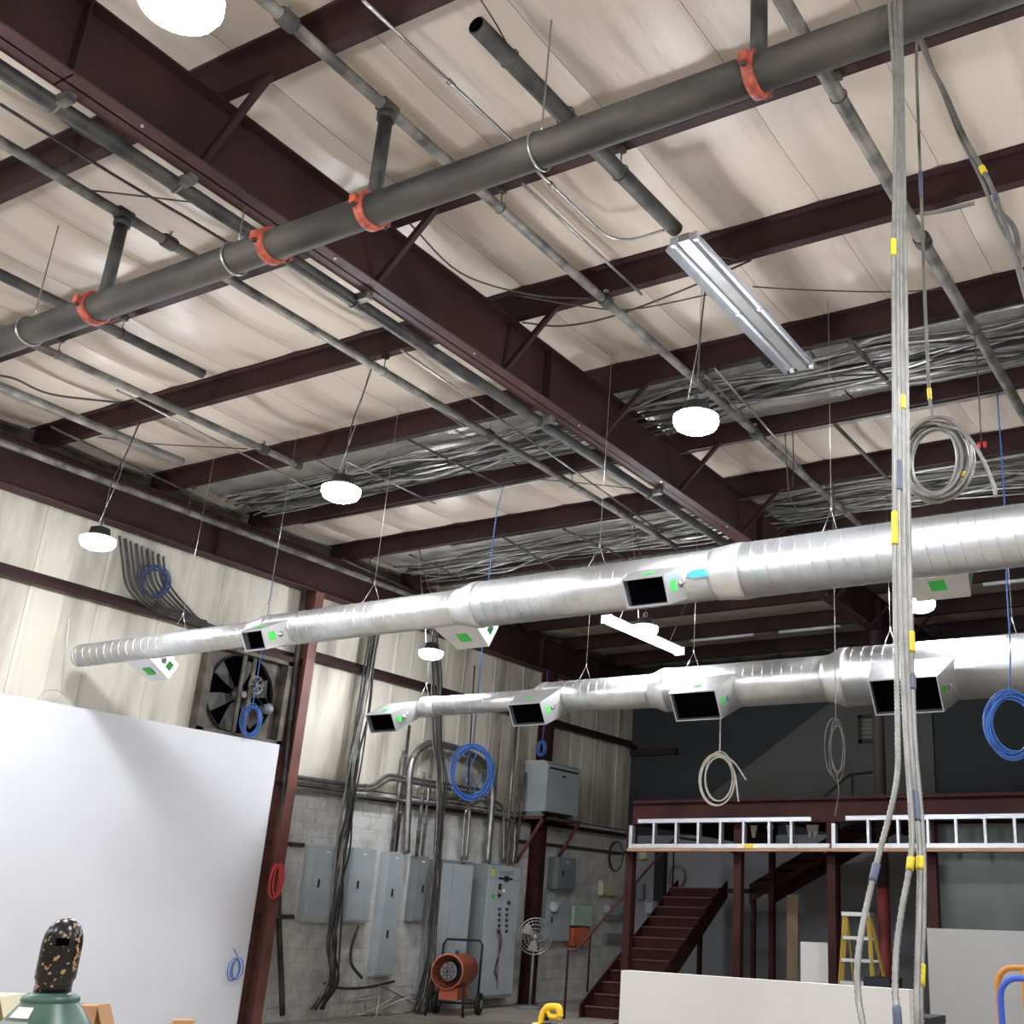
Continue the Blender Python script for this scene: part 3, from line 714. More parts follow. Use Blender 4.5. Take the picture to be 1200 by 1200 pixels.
# --- cables sweeping down the upper wall
t = thing('wall_cable_sweep', 'black cables sweeping down from the rafter onto the girt above the duct end', 'cable bundle', wl(200, 690, .1))
for i in range(9):
    x0 = 140 + i * 6.5; k = i / 8
    P = [wl(x0, 628 + i * 3, .12), wl(x0 + 3 - 3 * k, 655 + 4 * k, .12), wl(150 + 48 * k, 690 - 6 * k, .13), wl(178 + 42 * k, 714 - 2 * k, .14), wl(225 + 20 * k, 731 + .5 * k, .15), wl(300 + 20 * k, 752 + 5 * k, .15)]
    ob('cable', MB().tube(smooth_path(P, 6), .014 + .006 * (i % 2), 6), 'cable', t)
P = [wl(60, 825, .1), wl(72, 812, .1), wl(76, 770, .1), wl(82, 720, .1)]
tag(ob('loop_of_wire', MB().tube(smooth_path(P, 6), .006, 5).ring(wl(62, 822, .1), (1, 0, 0), .14, .006, 20, 5, sx=1.3), 'wire'), 'loop of grey wire behind the top edge of the white board', 'cable')

# --- conduit racks and arches on the electrical wall
def wpipe(label, px, off, r, m='conduit', name='wall_conduit', n=10):
    P = smooth_path([wl(x, y, off) for x, y in px], 8) if len(px) > 2 else [wl(x, y, off) for x, y in px]
    t = thing(name, label, 'conduit', P[0]); ob('tube', MB().tube(P, r, n), m, t)
    k = len(P) // 2
    for q in (.25, .7):
        i = min(int(q * (len(P) - 1)), len(P) - 2); d = (P[i + 1] - P[i]).normalized(); p_ = P[i] if len(P) > 2 else P[0].lerp(P[1], q)
        ob('strap', MB().tube([p_ - d * .02, p_ + d * .02], r + .006, n), 'oldpipe', t)
wpipe('large grey conduit arch over the tall cabinets', [(476, 1000), (478, 950), (480, 905), (486, 885), (497, 874), (510, 871), (540, 879), (562, 890), (572, 903), (577, 925), (575, 960), (571, 1012)], .2, .062)
wpipe('upper conduit of the rack with a double offset bend', [(336, 908), (400, 918), (428, 921), (438, 919), (452, 910), (462, 909), (500, 915), (560, 925), (578, 930)], .16, .03)
wpipe('middle conduit of the rack with a double offset bend', [(336, 914), (400, 923), (430, 926), (442, 922), (456, 914), (466, 914), (500, 920), (556, 931), (582, 940), (590, 955), (590, 1010)], .16, .03)
wpipe('lowest conduit of the rack along the girt', [(336, 922), (400, 930), (460, 937), (560, 950), (600, 962), (603, 985), (601, 1012)], .16, .028)
wpipe('conduit turning down into the narrow cabinet', [(520, 935), (538, 937), (548, 942), (550, 955), (546, 1008)], .2, .034)
wpipe('second conduit beside it turning down into the narrow cabinet', [(560, 940), (552, 944), (545, 955), (541, 1008)], .17, .03)
for lab, px, r, m in (('long bright conduit running up the wall from the button cabinet', [(605, 850), (591, 1012)], .035, 'conduit'),
    ('short conduit rising left of the transformer', [(616, 905), (603, 1012)], .032, 'oldpipe'),
    ('thin conduit rising behind the button cabinet', [(610, 890), (598, 1012)], .02, 'oldpipe'),
    ('grey conduit rising from the tall narrow panel', [(473, 880), (459, 998)], .03, 'oldpipe'),
    ('dark conduit rising behind the tall narrow panel', [(480, 850), (464, 998)], .026, 'blackpipe'),
    ('grey conduit between the two cable drops', [(497, 905), (488, 1003)], .03, 'oldpipe'),
    ('thin grey conduit right of the arch foot', [(507, 880), (494, 1003)], .022, 'conduit'),
    ('dark conduit running to the floor beside the rust red column', [(356, 690), (328, 990), (331, 1190)], .04, 'blackpipe'),
    ('thin dark conduit high on the wall above the coil', [(556, 780), (548, 930)], .014, 'blackpipe'),
    ('thin grey conduit on the wall between coil and transformer', [(585, 870), (575, 1000)], .016, 'oldpipe')):
    wpipe(lab, px, .14, r, m)
def drop(label, px, n, w, seed, off=.27):
    rnd = random.Random(seed); t = thing('cable_drop', label, 'cable bundle', wl(*px[-1], off))
    for i in range(n):
        P = []
        for k, (x, y) in enumerate(px):
            q = wl(x, y, off); P.append(q + Vector((rnd.uniform(-.05, .05), (i / (n - 1) - .5) * w + rnd.uniform(-.06, .06), 0)))
        P[-1].z = max(P[-1].z, .03)
        ob('cable', MB().tube(smooth_path(P, 5), rnd.choice((.011, .014, .018)), 6), rnd.choice(('cable', 'cable', 'cableg', 'black')), t)
drop('thick tangled cable drop between the two left panels', [(444, 712), (436, 770), (426, 830), (415, 890), (408, 950), (402, 1000), (394, 1060), (390, 1110), (388, 1150), (372, 1183)], 11, .17, 11)
drop('thick tangled cable drop in front of the narrow cabinets', [(508, 735), (511, 790), (514, 860), (516, 920), (514, 980), (508, 1050), (504, 1110), (498, 1160), (490, 1186)], 12, .2, 12, .36)

# --- enclosures on the electrical wall
def enclosure(name, label, tl, br, p, m='egrey', door=True, cat='electrical panel', y0=None, latch=1, top=None):
    """tl, br: pixels of the front face; p: how far it stands out from the wall"""
    a, c = wl(*tl, p), wl(*br, p); y0_, y1_ = a.y, max(c.y, a.y + .1)
    z0 = c.z if c.z > .12 else 0.0
    t = thing(name, label, cat, (XL + p / 2, (y0_ + y1_) / 2, z0))
    ob('body', MB().box((XL + .003, y0_, z0), (XL + p - .012, y1_, a.z)), m, t)
    if door:
        d = ob('door', MB().box((XL + p - .012, y0_ + .02, z0 + .03), (XL + p, y1_ - .02, a.z - .03)), m, t)
        for k in range(latch):
            zz = z0 + (a.z - z0) * ((k + 1) / (latch + 1)) ; ob('latch', MB().box((XL + p, y0_ + .16, zz - .06), (XL + p + .015, y0_ + .19, zz + .06)), 'black', d)
        ob('nameplate', MB().box((XL + p, (y0_ + y1_) / 2 - .04, a.z - .1), (XL + p + .003, (y0_ + y1_) / 2 + .04, a.z - .075)), 'label', d)
    return t, y0_, y1_, z0, a.z
enclosure('breaker_panel', 'grey breaker panel nearest the rust red column', (369, 990), (390, 1081), .18)
enclosure('breaker_panel', 'grey breaker panel right of the thick cable drop', (415, 993), (432, 1081), .18)
enclosure('breaker_panel', 'tall grey breaker panel with two latches', (456, 998), (460, 1144), .18, latch=2)
enclosure('breaker_panel', 'narrow grey panel left of the second cable drop', (491, 1003), (495, 1080), .18, 'egrey2')
t, ya, yb, za, zb_ = enclosure('tall_cabinet', 'tall narrow two door cabinet behind the orange heater', (519, 1007), (541, 1166), .3, 'egrey2', False, 'cabinet')
for k in (0, 1):
    ym = ya + (yb - ya) * .35; q = (ya, ym, yb)
    ob('door', MB().box((XL + .3, q[k] + .01, za + .06), (XL + .315, q[k + 1] - .01, zb_ - .06)), 'egrey', t)
ob('lifting_slot', MB().box((XL + .315, yb - .35, zb_ - .05), (XL + .318, yb - .25, zb_ - .03)), 'black', t)
p = .38
t, ya, yb, za, zb_ = enclosure('control_cabinet', 'tall grey control cabinet covered in push buttons', (573, 1012), (600, 1168), p, 'egrey2', False, 'cabinet')
d = ob('door', MB().box((XL + p - .012, ya + .02, za + .05), (XL + p, yb - .02, zb_ - .25)), 'egrey', t)
ob('top_cover', MB().box((XL + p - .012, ya + .02, zb_ - .24), (XL + p, yb - .02, zb_ - .02)), 'egrey', t)
def onface(u, v, w, h, m, name, par=None, thick=.01, rnd=False):
    y = ya + (yb - ya) * u; z = za + (zb_ - za) * v
    if rnd: b = MB().lathe((XL + p, y, z), (1, 0, 0), [(0, w), (thick, w), (thick, w * .6), (thick * 1.6, w * .5)], 12)
    else: b = MB().box((XL + p, y - w / 2, z - h / 2), (XL + p + thick, y + w / 2, z + h / 2))
    ob(name, b, m, par or t)
onface(.55, .94, .42, .07, 'gboard', 'nameplate', thick=.004); onface(.14, .935, .09, .11, 'yellow', 'warning_label', thick=.003); onface(.14, .97, .09, .03, 'sticker', 'warning_label', thick=.004)
onface(.52, .895, .4, .035, 'black', 'switch_slot', d, .012); onface(.52, .895, .07, .09, 'black', 'disconnect_handle', d, .05)
onface(.36, .83, .05, .1, 'black', 'key_switch', d, .03); onface(.5, .80, .03, .03, 'label', 'pilot_light', d, .02, True); onface(.36, .765, .035, 0, 'black', 'push_button', d, .03, True); onface(.2, .75, .08, .08, 'green', 'green_tag', d, .003)
onface(.66, .71, .035, 0, 'black', 'push_button', d, .03, True)
for k in range(5):
    for u in (.4, .62): onface(u + .01 * k, .66 - k * .042, .026, 0, 'black', 'push_button', d, .025, True)
for k in range(3): ob('dangling_wire', MB().tube(smooth_path([(XL + p + .01, ya + .35 + .05 * k, za + 1.15), (XL + p + .05, ya + .42 + .04 * k, za + .9), (XL + p + .04, ya + .46 - .05 * k, za + .45), (XL + p + .03, ya + .5, za + .15 + .1 * k)], 5), .008, 5), 'redc' if k == 0 else 'black', t)

# --- transformer on its bracket
p = .58
a, c = wl(643, 893, p), wl(677, 955, p); y0_, y1_ = a.y, c.y; z1 = a.z; z0 = at(643, 951, x=XL + p).z
t = thing('wall_transformer', 'grey louvred transformer box up on a wall bracket', 'transformer', (XL + p / 2, y0_, z0))
ob('body', MB().box((XL + .03, y0_, z0), (XL + p, y1_, z1 - .04)), 'egrey', t)
ob('lid', MB().prism([(XL + .03, y0_ - .02, z1 - .04), (XL + p + .02, y0_ - .02, z1 - .04), (XL + p - .1, y0_ - .02, z1 + .04), (XL + .03, y0_ - .02, z1 + .04)], (0, y1_ - y0_ + .04, 0)), 'egrey', t)
ob('vent_slot', MB().box((XL + p, y0_ + .06, z1 - .12), (XL + p + .006, y1_ - .06, z1 - .08)), 'black', t)
ob('nameplate', MB().box((XL + p, (y0_ + y1_) / 2 - .06, z1 - .24), (XL + p + .004, (y0_ + y1_) / 2 + .06, z1 - .2)), 'black', t)
for yq in (y0_ + .05, y1_ - .05): ob('foot', MB().prism([(XL + .08, yq - .03, z0 - .1), (XL + p - .05, yq - .03, z0 - .1), (XL + p - .12, yq - .03, z0), (XL + .14, yq - .03, z0)], (0, .06, 0)), 'egrey2', t)
zz = z0 - .1
k = thing('wall_bracket', 'rusty angle iron bracket carrying the grey transformer', 'bracket', (XL + .3, y0_, zz - .06))
ob('shelf_frame', MB().box((XL, y0_ - .08, zz - .05), (XL + p + .06, y0_ - .03, zz)).box((XL, y1_ + .03, zz - .05), (XL + p + .06, y1_ + .08, zz)).box((XL + p + .01, y0_ - .08, zz - .05), (XL + p + .06, y1_ + .08, zz)).box((XL, y0_ - .08, zz - .01), (XL + p + .06, y1_ + .08, zz)), 'redsteel', k)
for yq in (y0_ - .05, y1_ + .05): ob('brace', MB().bar((XL + p, yq, zz - .05), (XL + .02, yq, zz - .85), .05, .05), 'redsteel', k)

# --- boxes between the transformer and the corner
enclosure('junction_box', 'dark grey wall box hung below the transformer', (655, 1004), (674, 1043), .25, 'egrey2', True, 'electrical box')
enclosure('motor_starter', 'large grey starter cabinet behind the round fan', (642, 1052), (667, 1103), .22, 'egrey', True, 'electrical box')
enclosure('mint_box', 'pale mint green box beside the starter cabinet', (674, 1061), (694, 1085), .26, 'mint', False, 'electrical box')
enclosure('ivory_box', 'square ivory box on the wall above the handrail', (707, 1032), (724, 1050), .12, 'ivory', True, 'electrical box', latch=0)
enclosure('meter_box', 'grey switch box left of the white post, above the trough', (715, 1060), (728, 1073), .15, 'egrey', True, 'electrical box', latch=0)
enclosure('red_machine', 'orange red machine housing under the mint green box', (673, 1087), (690, 1108), .24, 'heater', False, 'machine')
o = ob('wire_trough', MB().box(wl(706, 1078, .005) , wl(741, 1070, .12)), 'egrey2'); tag(o, 'long grey wire trough on the wall below the switch boxes', 'electrical box')
o = ob('wire_trough', MB().box(wl(706, 1104, .005), wl(738, 1094, .12)), 'egrey2'); tag(o, 'lower grey wire trough on the wall by the stair', 'electrical box')
c = wl(722, 1003, .12); coil('black_cable_ring', 'black cable ring hung on the wall above the ivory box', c, (1, -.2, 0), .3, .014, 'cable', 2, .7, .03, None, 9)
q = wl(648, 1063, .22); tag(ob('pressure_gauge', MB().lathe(q, (.8, -.6, 0), [(0, .1), (.08, .1), (.1, .08), (.1, .0)], 16), 'egrey'), 'round grey gauge on the starter cabinet', 'gauge')

# ================================================================== ON THE FLOOR BY THE WALL
# orange drum heater
c = at(528, 1189, z=0); hx, hy = c.x + .1, c.y - .1
fd = Vector((.35, -.93, 0)).normalized(); sd_ = Vector((fd.y, -fd.x, 0)) * -1
t = thing('drum_heater', 'orange drum heater on a black wheeled cart', 'heater', (hx, hy, 0))
hc = Vector((hx, hy, .52))
ob('drum', MB().lathe(hc - fd * .32, fd, [(0, .17), (.02, .2), (.6, .2), (.62, .21), (.64, .21), (.64, .19)], 28, caps=False), 'heater', t)
ob('rear_grille', MB().lathe(hc - fd * .3, fd, [(0, .19), (.01, .19)], 28), 'black', t)
g = MB()
for r in (.05, .09, .13, .17, .19): g.ring(hc + fd * .32, fd, r, .004, 24, 5)
for i in range(8): a = i * math.pi / 4; g.bar(hc + fd * .32, hc + fd * .32 + (sd_ * math.cos(a) + Vector((0, 0, math.sin(a)))) * .19, .006, .006)
ob('front_grille', g, 'black', t)
ob('burner_disc', MB().lathe(hc + fd * .25, fd, [(0, .11), (.02, .11)], 20), 'gboard', t)
P = [hc - fd * .2 + sd_ * .26 - Vector((0, 0, .5)), hc - fd * .2 + sd_ * .26 + Vector((0, 0, .3)), hc - fd * .2 + sd_ * .22 + Vector((0, 0, .36)), hc - fd * .2 - sd_ * .22 + Vector((0, 0, .36)), hc - fd * .2 - sd_ * .26 + Vector((0, 0, .3)), hc - fd * .2 - sd_ * .26 - Vector((0, 0, .5))]
ob('handle_frame', MB().tube(P, .016, 8), 'black', t)
for s in (-1, 1):
    ob('leg', MB().tube([hc + fd * .25 + sd_ * .2 * s - Vector((0, 0, .12)), Vector((hc.x, hc.y, .0)) + fd * .28 + sd_ * .24 * s], .016, 8), 'black', t)
    wc = Vector((hx, hy, .13)) - fd * .2 + sd_ * .28 * s
    w = ob('wheel', MB().lathe(wc - sd_ * .03, sd_, [(0, .09), (.01, .13), (.05, .13), (.06, .09)], 20), 'black', t); ob('hub', MB().lathe(wc - sd_ * .035, sd_, [(0, .05), (.07, .05)], 14), 'gboard', w)
ob('axle', MB().tube([Vector((hx, hy, .13)) - fd * .2 + sd_ * .28, Vector((hx, hy, .13)) - fd * .2 - sd_ * .28], .012, 6), 'black', t)
ob('control_box', MB().obox(hc - Vector((0, 0, .26)), fd * .2, sd_ * .12, (0, 0, .07)), 'heater', t)
ob('fuel_cap', MB().lathe(hc + Vector((0, 0, .2)), (0, 0, 1), [(0, .03), (.04, .025)], 10), 'dblue', t)
t.scale = (1.3, 1.3, 1.3)
# round cage fan on a stand
fc = at(627, 1097, x=XL + .85); rr = .31
t = thing('cage_fan', 'round grey wire cage fan standing right of the control cabinet', 'fan', (fc.x, fc.y, 0))
fd = Vector((.62, -.78, -.05)).normalized(); sd_ = Vector((0, 0, 1)).cross(fd).normalized(); up = fd.cross(sd_)
g = MB()
for s, rads in ((.06, (.08, .14, .2, .26)), (-.06, (.12, .2, .26))):
    for r in rads: g.ring(fc + fd * s, fd, r, .0035, 28, 5)
g.ring(fc, fd, rr, .008, 32, 6)
for i in range(24):
    a = i * math.pi / 12; dd = sd_ * math.cos(a) + up * math.sin(a)
    g.tube([fc + fd * .07 + dd * .05, fc + fd * .06 + dd * .26, fc + dd * rr, fc - fd * .06 + dd * .26], .0025, 4)
ob('cage', g, 'wire', t)
for i in range(3):
    a = i * 2 * math.pi / 3 + .4; b = MB(); pts = []
    for s, w in ((.05, .4), (.16, .75), (.26, .55)):
        for e in (-1, 1): q = a + e * w * .6; pts.append(fc + (sd_ * math.cos(q) + up * math.sin(q)) * s + fd * (e * .03))
    b.add(pts, [(0, 2, 3, 1), (2, 4, 5, 3)]); ob('blade', b, 'gboard', t)
ob('hub', MB().lathe(fc - fd * .03, fd, [(0, .05), (.09, .05), (.11, .03)], 16), 'wire', t)
ob('motor', MB().lathe(fc - fd * .22, fd, [(0, .05), (.02, .08), (.14, .08)], 16), 'egrey2', t)
ob('pole', MB().tube([fc - fd * .15, Vector((fc.x, fc.y, fc.z)) - fd * .15 - Vector((0, 0, .3)), Vector(((fc - fd * .15).x, (fc - fd * .15).y, .03))], .025, 10), 'egrey2', t)
ob('base', MB().lathe(((fc - fd * .15).x, (fc - fd * .15).y, 0), (0, 0, 1), [(0, .24), (.03, .24), (.06, .06)], 24), 'egrey2', t)
# grey boxes, scrap and cable tangle on the floor
c = at(470, 1187, z=0)
t = thing('floor_enclosure', 'scuffed grey metal box standing on the floor left of the heater', 'box', c)
a, b_ = c.x - .18, c.y
ob('body', MB().box((a - .3, b_ - .2, 0), (a, b_ + .3, .66)), 'egrey2', t); ob('cover', MB().box((a, b_ - .19, .02), (a + .012, b_ + .28, .64)), 'egrey', t)
for z in (.4, .52): ob('knockout', MB().lathe((a + .012, b_ + .2, z), (1, 0, 0), [(0, .02), (.004, .02)], 10), 'label', t)
c = at(312, 1194, z=0)
t = thing('outlet_box', 'small grey switch box standing on the floor by the rust red column', 'box', c)
ob('body', MB().box((c.x - .1, c.y - .08, 0), (c.x, c.y + .09, .3)), 'egrey', t); ob('switch', MB().box((c.x, c.y - .02, .12), (c.x + .012, c.y + .03, .2)), 'black', t)
rnd = random.Random(21); c = at(415, 1186, z=0) + Vector((.55, 0, 0))
t = thing('cable_tangle', 'tangle of grey cables lying on the floor under the panels', 'cables', c)
for i in range(9):
    P = [Vector((c.x + rnd.uniform(-.3, .35), c.y + rnd.uniform(-.9, 1.1), rnd.choice((.02, .03, .25, .4)) if 0 < k < 5 else .02)) for k in range(6)]
    ob('cable', MB().tube(smooth_path(P, 6), .011, 6), rnd.choice(('cableg', 'wcable', 'conduit')), t)
c = at(365, 1192, z=0)
t = thing('floor_lamp_stub', 'thin pale rod standing up from a grey base on the floor', 'tool', c)
ob('rod', MB().tube([(c.x, c.y, .1), (XL + .06, c.y - .35, 1.05)], .012, 6), 'wcable', t); ob('base', MB().lathe((c.x, c.y, 0), (0, 0, 1), [(0, .1), (.06, .1), (.2, .05)], 12), 'egrey2', t)
P = [wl(420, 1085, .15), wl(412, 1110, .2), wl(412, 1130, .2), wl(424, 1146, .15)]
tag(ob('flexible_conduit', MB().tube(smooth_path(P, 6), .022, 8), 'blackpipe'), 'dark flexible conduit curving out below the second panel', 'conduit')
P = [wl(380, 1152, .15), wl(400, 1158, .15), wl(430, 1157, .15), wl(462, 1150, .15)]
tag(ob('flexible_conduit', MB().tube(smooth_path(P, 6), .02, 8), 'blackpipe'), 'dark flexible conduit along the wall foot behind the tangle', 'conduit')

# ================================================================== MEZZANINE AND STAIR
YZ = 16.4; ZD = 3.39
mz = thing('mezzanine', 'dark maroon steel mezzanine frame behind the aluminium ladders', 'mezzanine', (-6, 19, 0))
XA, XB = -9.95, 1.0
ob('front_beam', MB().box((XA, YZ - .006, 3.04), (XB, YZ + .006, ZD)).box((XA, YZ - .08, 3.04), (XB, YZ + .08, 3.055)).box((XA, YZ - .08, ZD - .015), (XB, YZ + .08, ZD)), 'stair', mz)
ob('side_beam', MB().box((XA, YZ, 3.04), (XA + .012, YB - .1, ZD)).box((XA - .06, YZ, 3.04), (XA + .08, YB - .1, 3.055)), 'stair', mz)
ob('deck', MB().box((XA, YZ, ZD), (XB, 19.6, ZD + .04)), 'stair', mz)
ob('deck', MB().box((-6.7, 19.6, ZD), (XB, YB - .1, ZD + .04)), 'stair', mz)
for i in range(8):
    x = XA + 1.2 + i * 1.2; ob('joist', MB().box((x - .02, YZ + .1, 3.1), (x + .02, 19.6 if x < -6.7 else YB - .1, ZD)), 'stair', mz)
for x in (-9.95, -7.97, -6.41, -4.87):
    ob('post', MB().box((x - .065, YZ - .065, 0), (x + .065, YZ + .065, 3.04)), 'stair', mz)
    ob('base_plate', MB().box((x - .12, YZ - .12, 0), (x + .12, YZ + .12, .015)), 'stair', mz)
for px in (905, 980): 
    x = at(px, 1000, y=19.6).x; ob('rear_post', MB().box((x - .05, 19.55, 0), (x + .05, 19.65, ZD)), 'stair', mz)
# lower flight
st = thing('steel_stair', 'dark maroon steel stair climbing past the wall boxes to a landing', 'stairs', (-10.5, 18, 0))
sx0, sx1, sy0, run, rise, ns = -11.1, -10.02, 17.0, .25, .18, 12
for i in range(ns):
    y = sy0 + i * run; z = (i + 1) * rise
    ob('tread', MB().box((sx0, y, z - .035), (sx1, y + run + .02, z)), 'stair', st)
    ob('riser', MB().box((sx0, y + .012, z - rise), (sx1, y + .02, z - .03)), 'stair', st)
    ob('nosing', MB().box((sx0, y - .012, z - .018), (sx1, y + .004, z + .002)), 'redsteel', st)
for x in (sx0, sx1):
    ob('stringer', MB().prism([(x - .02, sy0 - .12, 0), (x - .02, sy0 + .2, 0), (x - .02, sy0 + ns * run + .1, ns * rise - .16), (x - .02, sy0 + ns * run + .1, ns * rise + .14), (x - .02, sy0 - .12, .2)], (.04, 0, 0)), 'stair', st)
yl = sy0 + ns * run; zl = ns * rise
ob('landing', MB().box((sx0, yl, zl - .06), (-9.4, yl + 1.1, zl)), 'stair', st)
for x, y in ((sx0 + .05, yl + 1.0), (-9.45, yl + .1), (-9.45, yl + 1.0)): ob('landing_post', MB().box((x - .04, y - .04, 0), (x + .04, y + .04, zl)), 'stair', st)
for q in (0, 1): ob('upper_stringer', MB().prism([(-9.5, yl + q * 1.05, zl - .25), (-9.5, yl + q * 1.05, zl + .08), (-6.75, yl + q * 1.05, ZD + .32), (-6.75, yl + q * 1.05, ZD - .05)], (0, .04, 0)), 'stair', st)
for i in range(7):
    x = -9.35 + i * .37; z = zl + (i + 1) * .175
    ob('upper_tread', MB().box((x, yl, z - .03), (x + .38, yl + 1.08, z)), 'stair', st)
hr = [at(655, 1115, x=-11.12), at(667, 1113, x=-11.12), at(745, 1043, x=-11.12), at(812, 970, x=-11.12)]
P = [Vector((-11.12, sy0 - .55, hr[1].z)), Vector((-11.12, sy0 - .3, hr[1].z)), Vector((-11.12, yl, zl + .95)), Vector((-11.12, yl + 1.0, zl + .95))]
ob('handrail', MB().tube(P, .024, 10), 'redsteel', st)
for f_ in (.12, .55, .98):
    q = P[1].lerp(P[2], f_); ob('baluster', MB().tube([(q.x, q.y, q.z), (q.x, q.y, max(.0, q.z - .92))], .018, 8), 'stair', st)
ob('baluster', MB().tube([P[0], (P[0].x, P[0].y, 0)], .02, 8), 'stair', st)
u = [at(948, 942, y=19.7), at(990, 906, y=19.7), at(1017, 903, y=19.7)]
ob('upper_handrail', MB().tube([Vector((-9.4, 19.95, zl + .9)), Vector((u[0].x, 19.95, u[0].z)), Vector((u[1].x, 19.95, u[1].z)), Vector((u[2].x, 19.95, u[2].z))], .025, 8).tube([(u[1].x + .05, 19.95, u[1].z), (u[1].x + .05, 19.95, ZD)], .02, 8), 'black', st)

# --- plank and ladders laid along the mezzanine posts
yL = YZ - .2
pl = thing('wooden_plank', 'long pine plank on brackets carrying the two aluminium ladders', 'plank', (-6, yL, 2.6))
xa, xm, xz = at(738, 997, y=yL).x, at(815, 997, y=yL).x, 1.0
ob('board', MB().box((xa, yL - .09, 2.6), (xm - .003, yL + .13, 2.645)), 'wood', pl); ob('board', MB().box((xm + .003, yL - .09, 2.6), (xz, yL + .13, 2.645)), 'wood', pl)
for x in (-9.95, -7.97, -6.41, -4.87): ob('bracket', MB().box((x - .03, yL - .09, 2.575), (x + .03, YZ - .06, 2.6)).box((x - .03, YZ - .075, 2.45), (x + .03, YZ - .062, 2.6)), 'stair', pl)
def ladder(label, pxa, pxb, top_a, top_b, rungs, zt_):
    z0 = 2.646; yy_ = yL + .02
    X = lambda px: at(px, 975, y=yy_).x
    t = thing('extension_ladder', label, 'ladder', (X(pxa), yy_, z0), 'aluminium ladders on the plank')
    ob('rail', MB().box((X(pxa), yy_ - .035, z0), (X(pxb), yy_ + .035, z0 + .008)).box((X(pxa), yy_ - .035, z0), (X(pxb), yy_ - .03, z0 + .07)).box((X(pxa), yy_ + .03, z0), (X(pxb), yy_ + .035, z0 + .07)), 'alu', t)
    ob('rail', MB().box((X(top_a), yy_ - .035, zt_ - .008), (X(top_b), yy_ + .035, zt_)).box((X(top_a), yy_ - .035, zt_ - .07), (X(top_b), yy_ - .03, zt_)).box((X(top_a), yy_ + .03, zt_ - .07), (X(top_b), yy_ + .035, zt_)), 'alu', t)
    for px in rungs:
        x = X(px); ob('rung', MB().box((x - .02, yy_ - .033, z0 + .004), (x + .02, yy_ + .06, zt_ - .004)), 'alu', t)
    for px in (pxa, ): x = X(px); ob('ladder_foot', MB().box((x - .03, yy_ - .05, z0), (x + .03, yy_ + .05, z0 + .36)), 'alu', t)
    return t, X
zt_ = at(850, 958, y=yL).z
t, X = ladder('aluminium ladder on edge left of the hanging cables, yellow label on its rail', 741, 972, 748, 951, (767, 793, 819, 845, 872, 902, 928), zt_)
for m_, a, b_ in (('label', 865, 873), ('yellow', 873, 884), ('label', 884, 892)): ob('rail_label', MB().box((X(a), yL - .018, 2.652), (X(b_), yL - .0155, 2.71)), m_, t)
ladder('aluminium ladder on edge running out of view at the right', 978, 1330, 992, 1320, (1018, 1053, 1088, 1121, 1155, 1190, 1224, 1258, 1292), zt_ + .005)
for k, px in enumerate((883, 902, 925, 949, 955)):
    p_ = at(px, 966, y=YZ + .5); o = ob('white_wedge', MB().prism([(p_.x - .06, p_.y, 3.05), (p_.x + .06, p_.y, 3.05), (p_.x + .02, p_.y, 2.86), (p_.x - .02, p_.y, 2.86)], (0, .03, 0)), 'label')  # plain white wedges placed under the mezzanine
    tag(o, 'small white wedge hanging under the mezzanine, seen through the left ladder', 'tag', 'white wedges under the mezzanine')

# --- things under the mezzanine
def place_box(name, label, cat, m, px0, px1, y, z1, z0=0, d=.02):
    a, c = at(px0, 1080, y=y), at(px1, 1080, y=y); o = ob(name, MB().box((a.x, y, z0), (c.x, y + d, z1)), m); return tag(o, label, cat)
place_box('drywall_sheet', 'small white sheet standing against the mezzanine post left of the stepladder', 'board', 'board', 938, 970, 16.75, 1.32)
place_box('plywood_sheet', 'narrow brown plywood sheet upright in the dark under the mezzanine', 'board', 'ply', 922, 935, 17.2, 2.0)
o = place_box('plastic_sheet', 'dull grey sheeting stretched below the mezzanine at the right edge', 'sheeting', 'plastic', 1099, 1330, 16.6, 3.02, 0, .015)
place_box('plastic_bin', 'dark navy bin behind the hanging cables beside the red column', 'bin', 'navy', 1010, 1040, 14.2, .98, 0, .5)
for k in range(5):
    a, c = at(1066, 1180, y=8.3), at(1086, 1180, y=8.3)
    o = ob('black_crate', MB().box((a.x, 8.3, k * .2), (c.x, 8.7, k * .2 + .17)).box((a.x - .012, 8.288, k * .2 + .14), (c.x + .012, 8.712, k * .2 + .195)), 'black')
    tag(o, ['bottom', 'second', 'third', 'fourth', 'topmost'][k] + ' black crate of the stack between the two low boards', 'crate', 'stack of black crates')
# yellow stepladder
c = at(1004, 1069, y=15.3); sxm, sy, sh = c.x, 15.3, c.z
t = thing('stepladder', 'yellow fibreglass stepladder standing left of the red column', 'ladder', (sxm, sy, 0))
rail = lambda s, k, back: Vector((sxm + s * (.16 + .13 * (1 - k)), sy + (.05 + .75 * (1 - k) if back else 0 - .12 * (1 - k)), sh * k))
for s in (-1, 1):
    ob('front_rail', MB().bar(rail(s, 0, 0), rail(s, .98, 0), .03, .07), 'fibre', t); ob('rear_rail', MB().bar(rail(s, 0, 1), rail(s, .97, 1), .025, .05), 'fibre', t)
ob('top_cap', MB().box((sxm - .2, sy - .06, sh - .05), (sxm + .2, sy + .14, sh)), 'alu', t)
for k in range(1, 6):
    q = k / 6.2; a, c = rail(-1, q, 0), rail(1, q, 0); ob('step', MB().box((a.x, a.y - .04, a.z - .012), (c.x, c.y + .05, c.z + .03)), 'alu', t)
    a, c = rail(-1, q, 1), rail(1, q, 1); ob('rear_brace', MB().bar(a, c, .03, .03), 'alu', t)
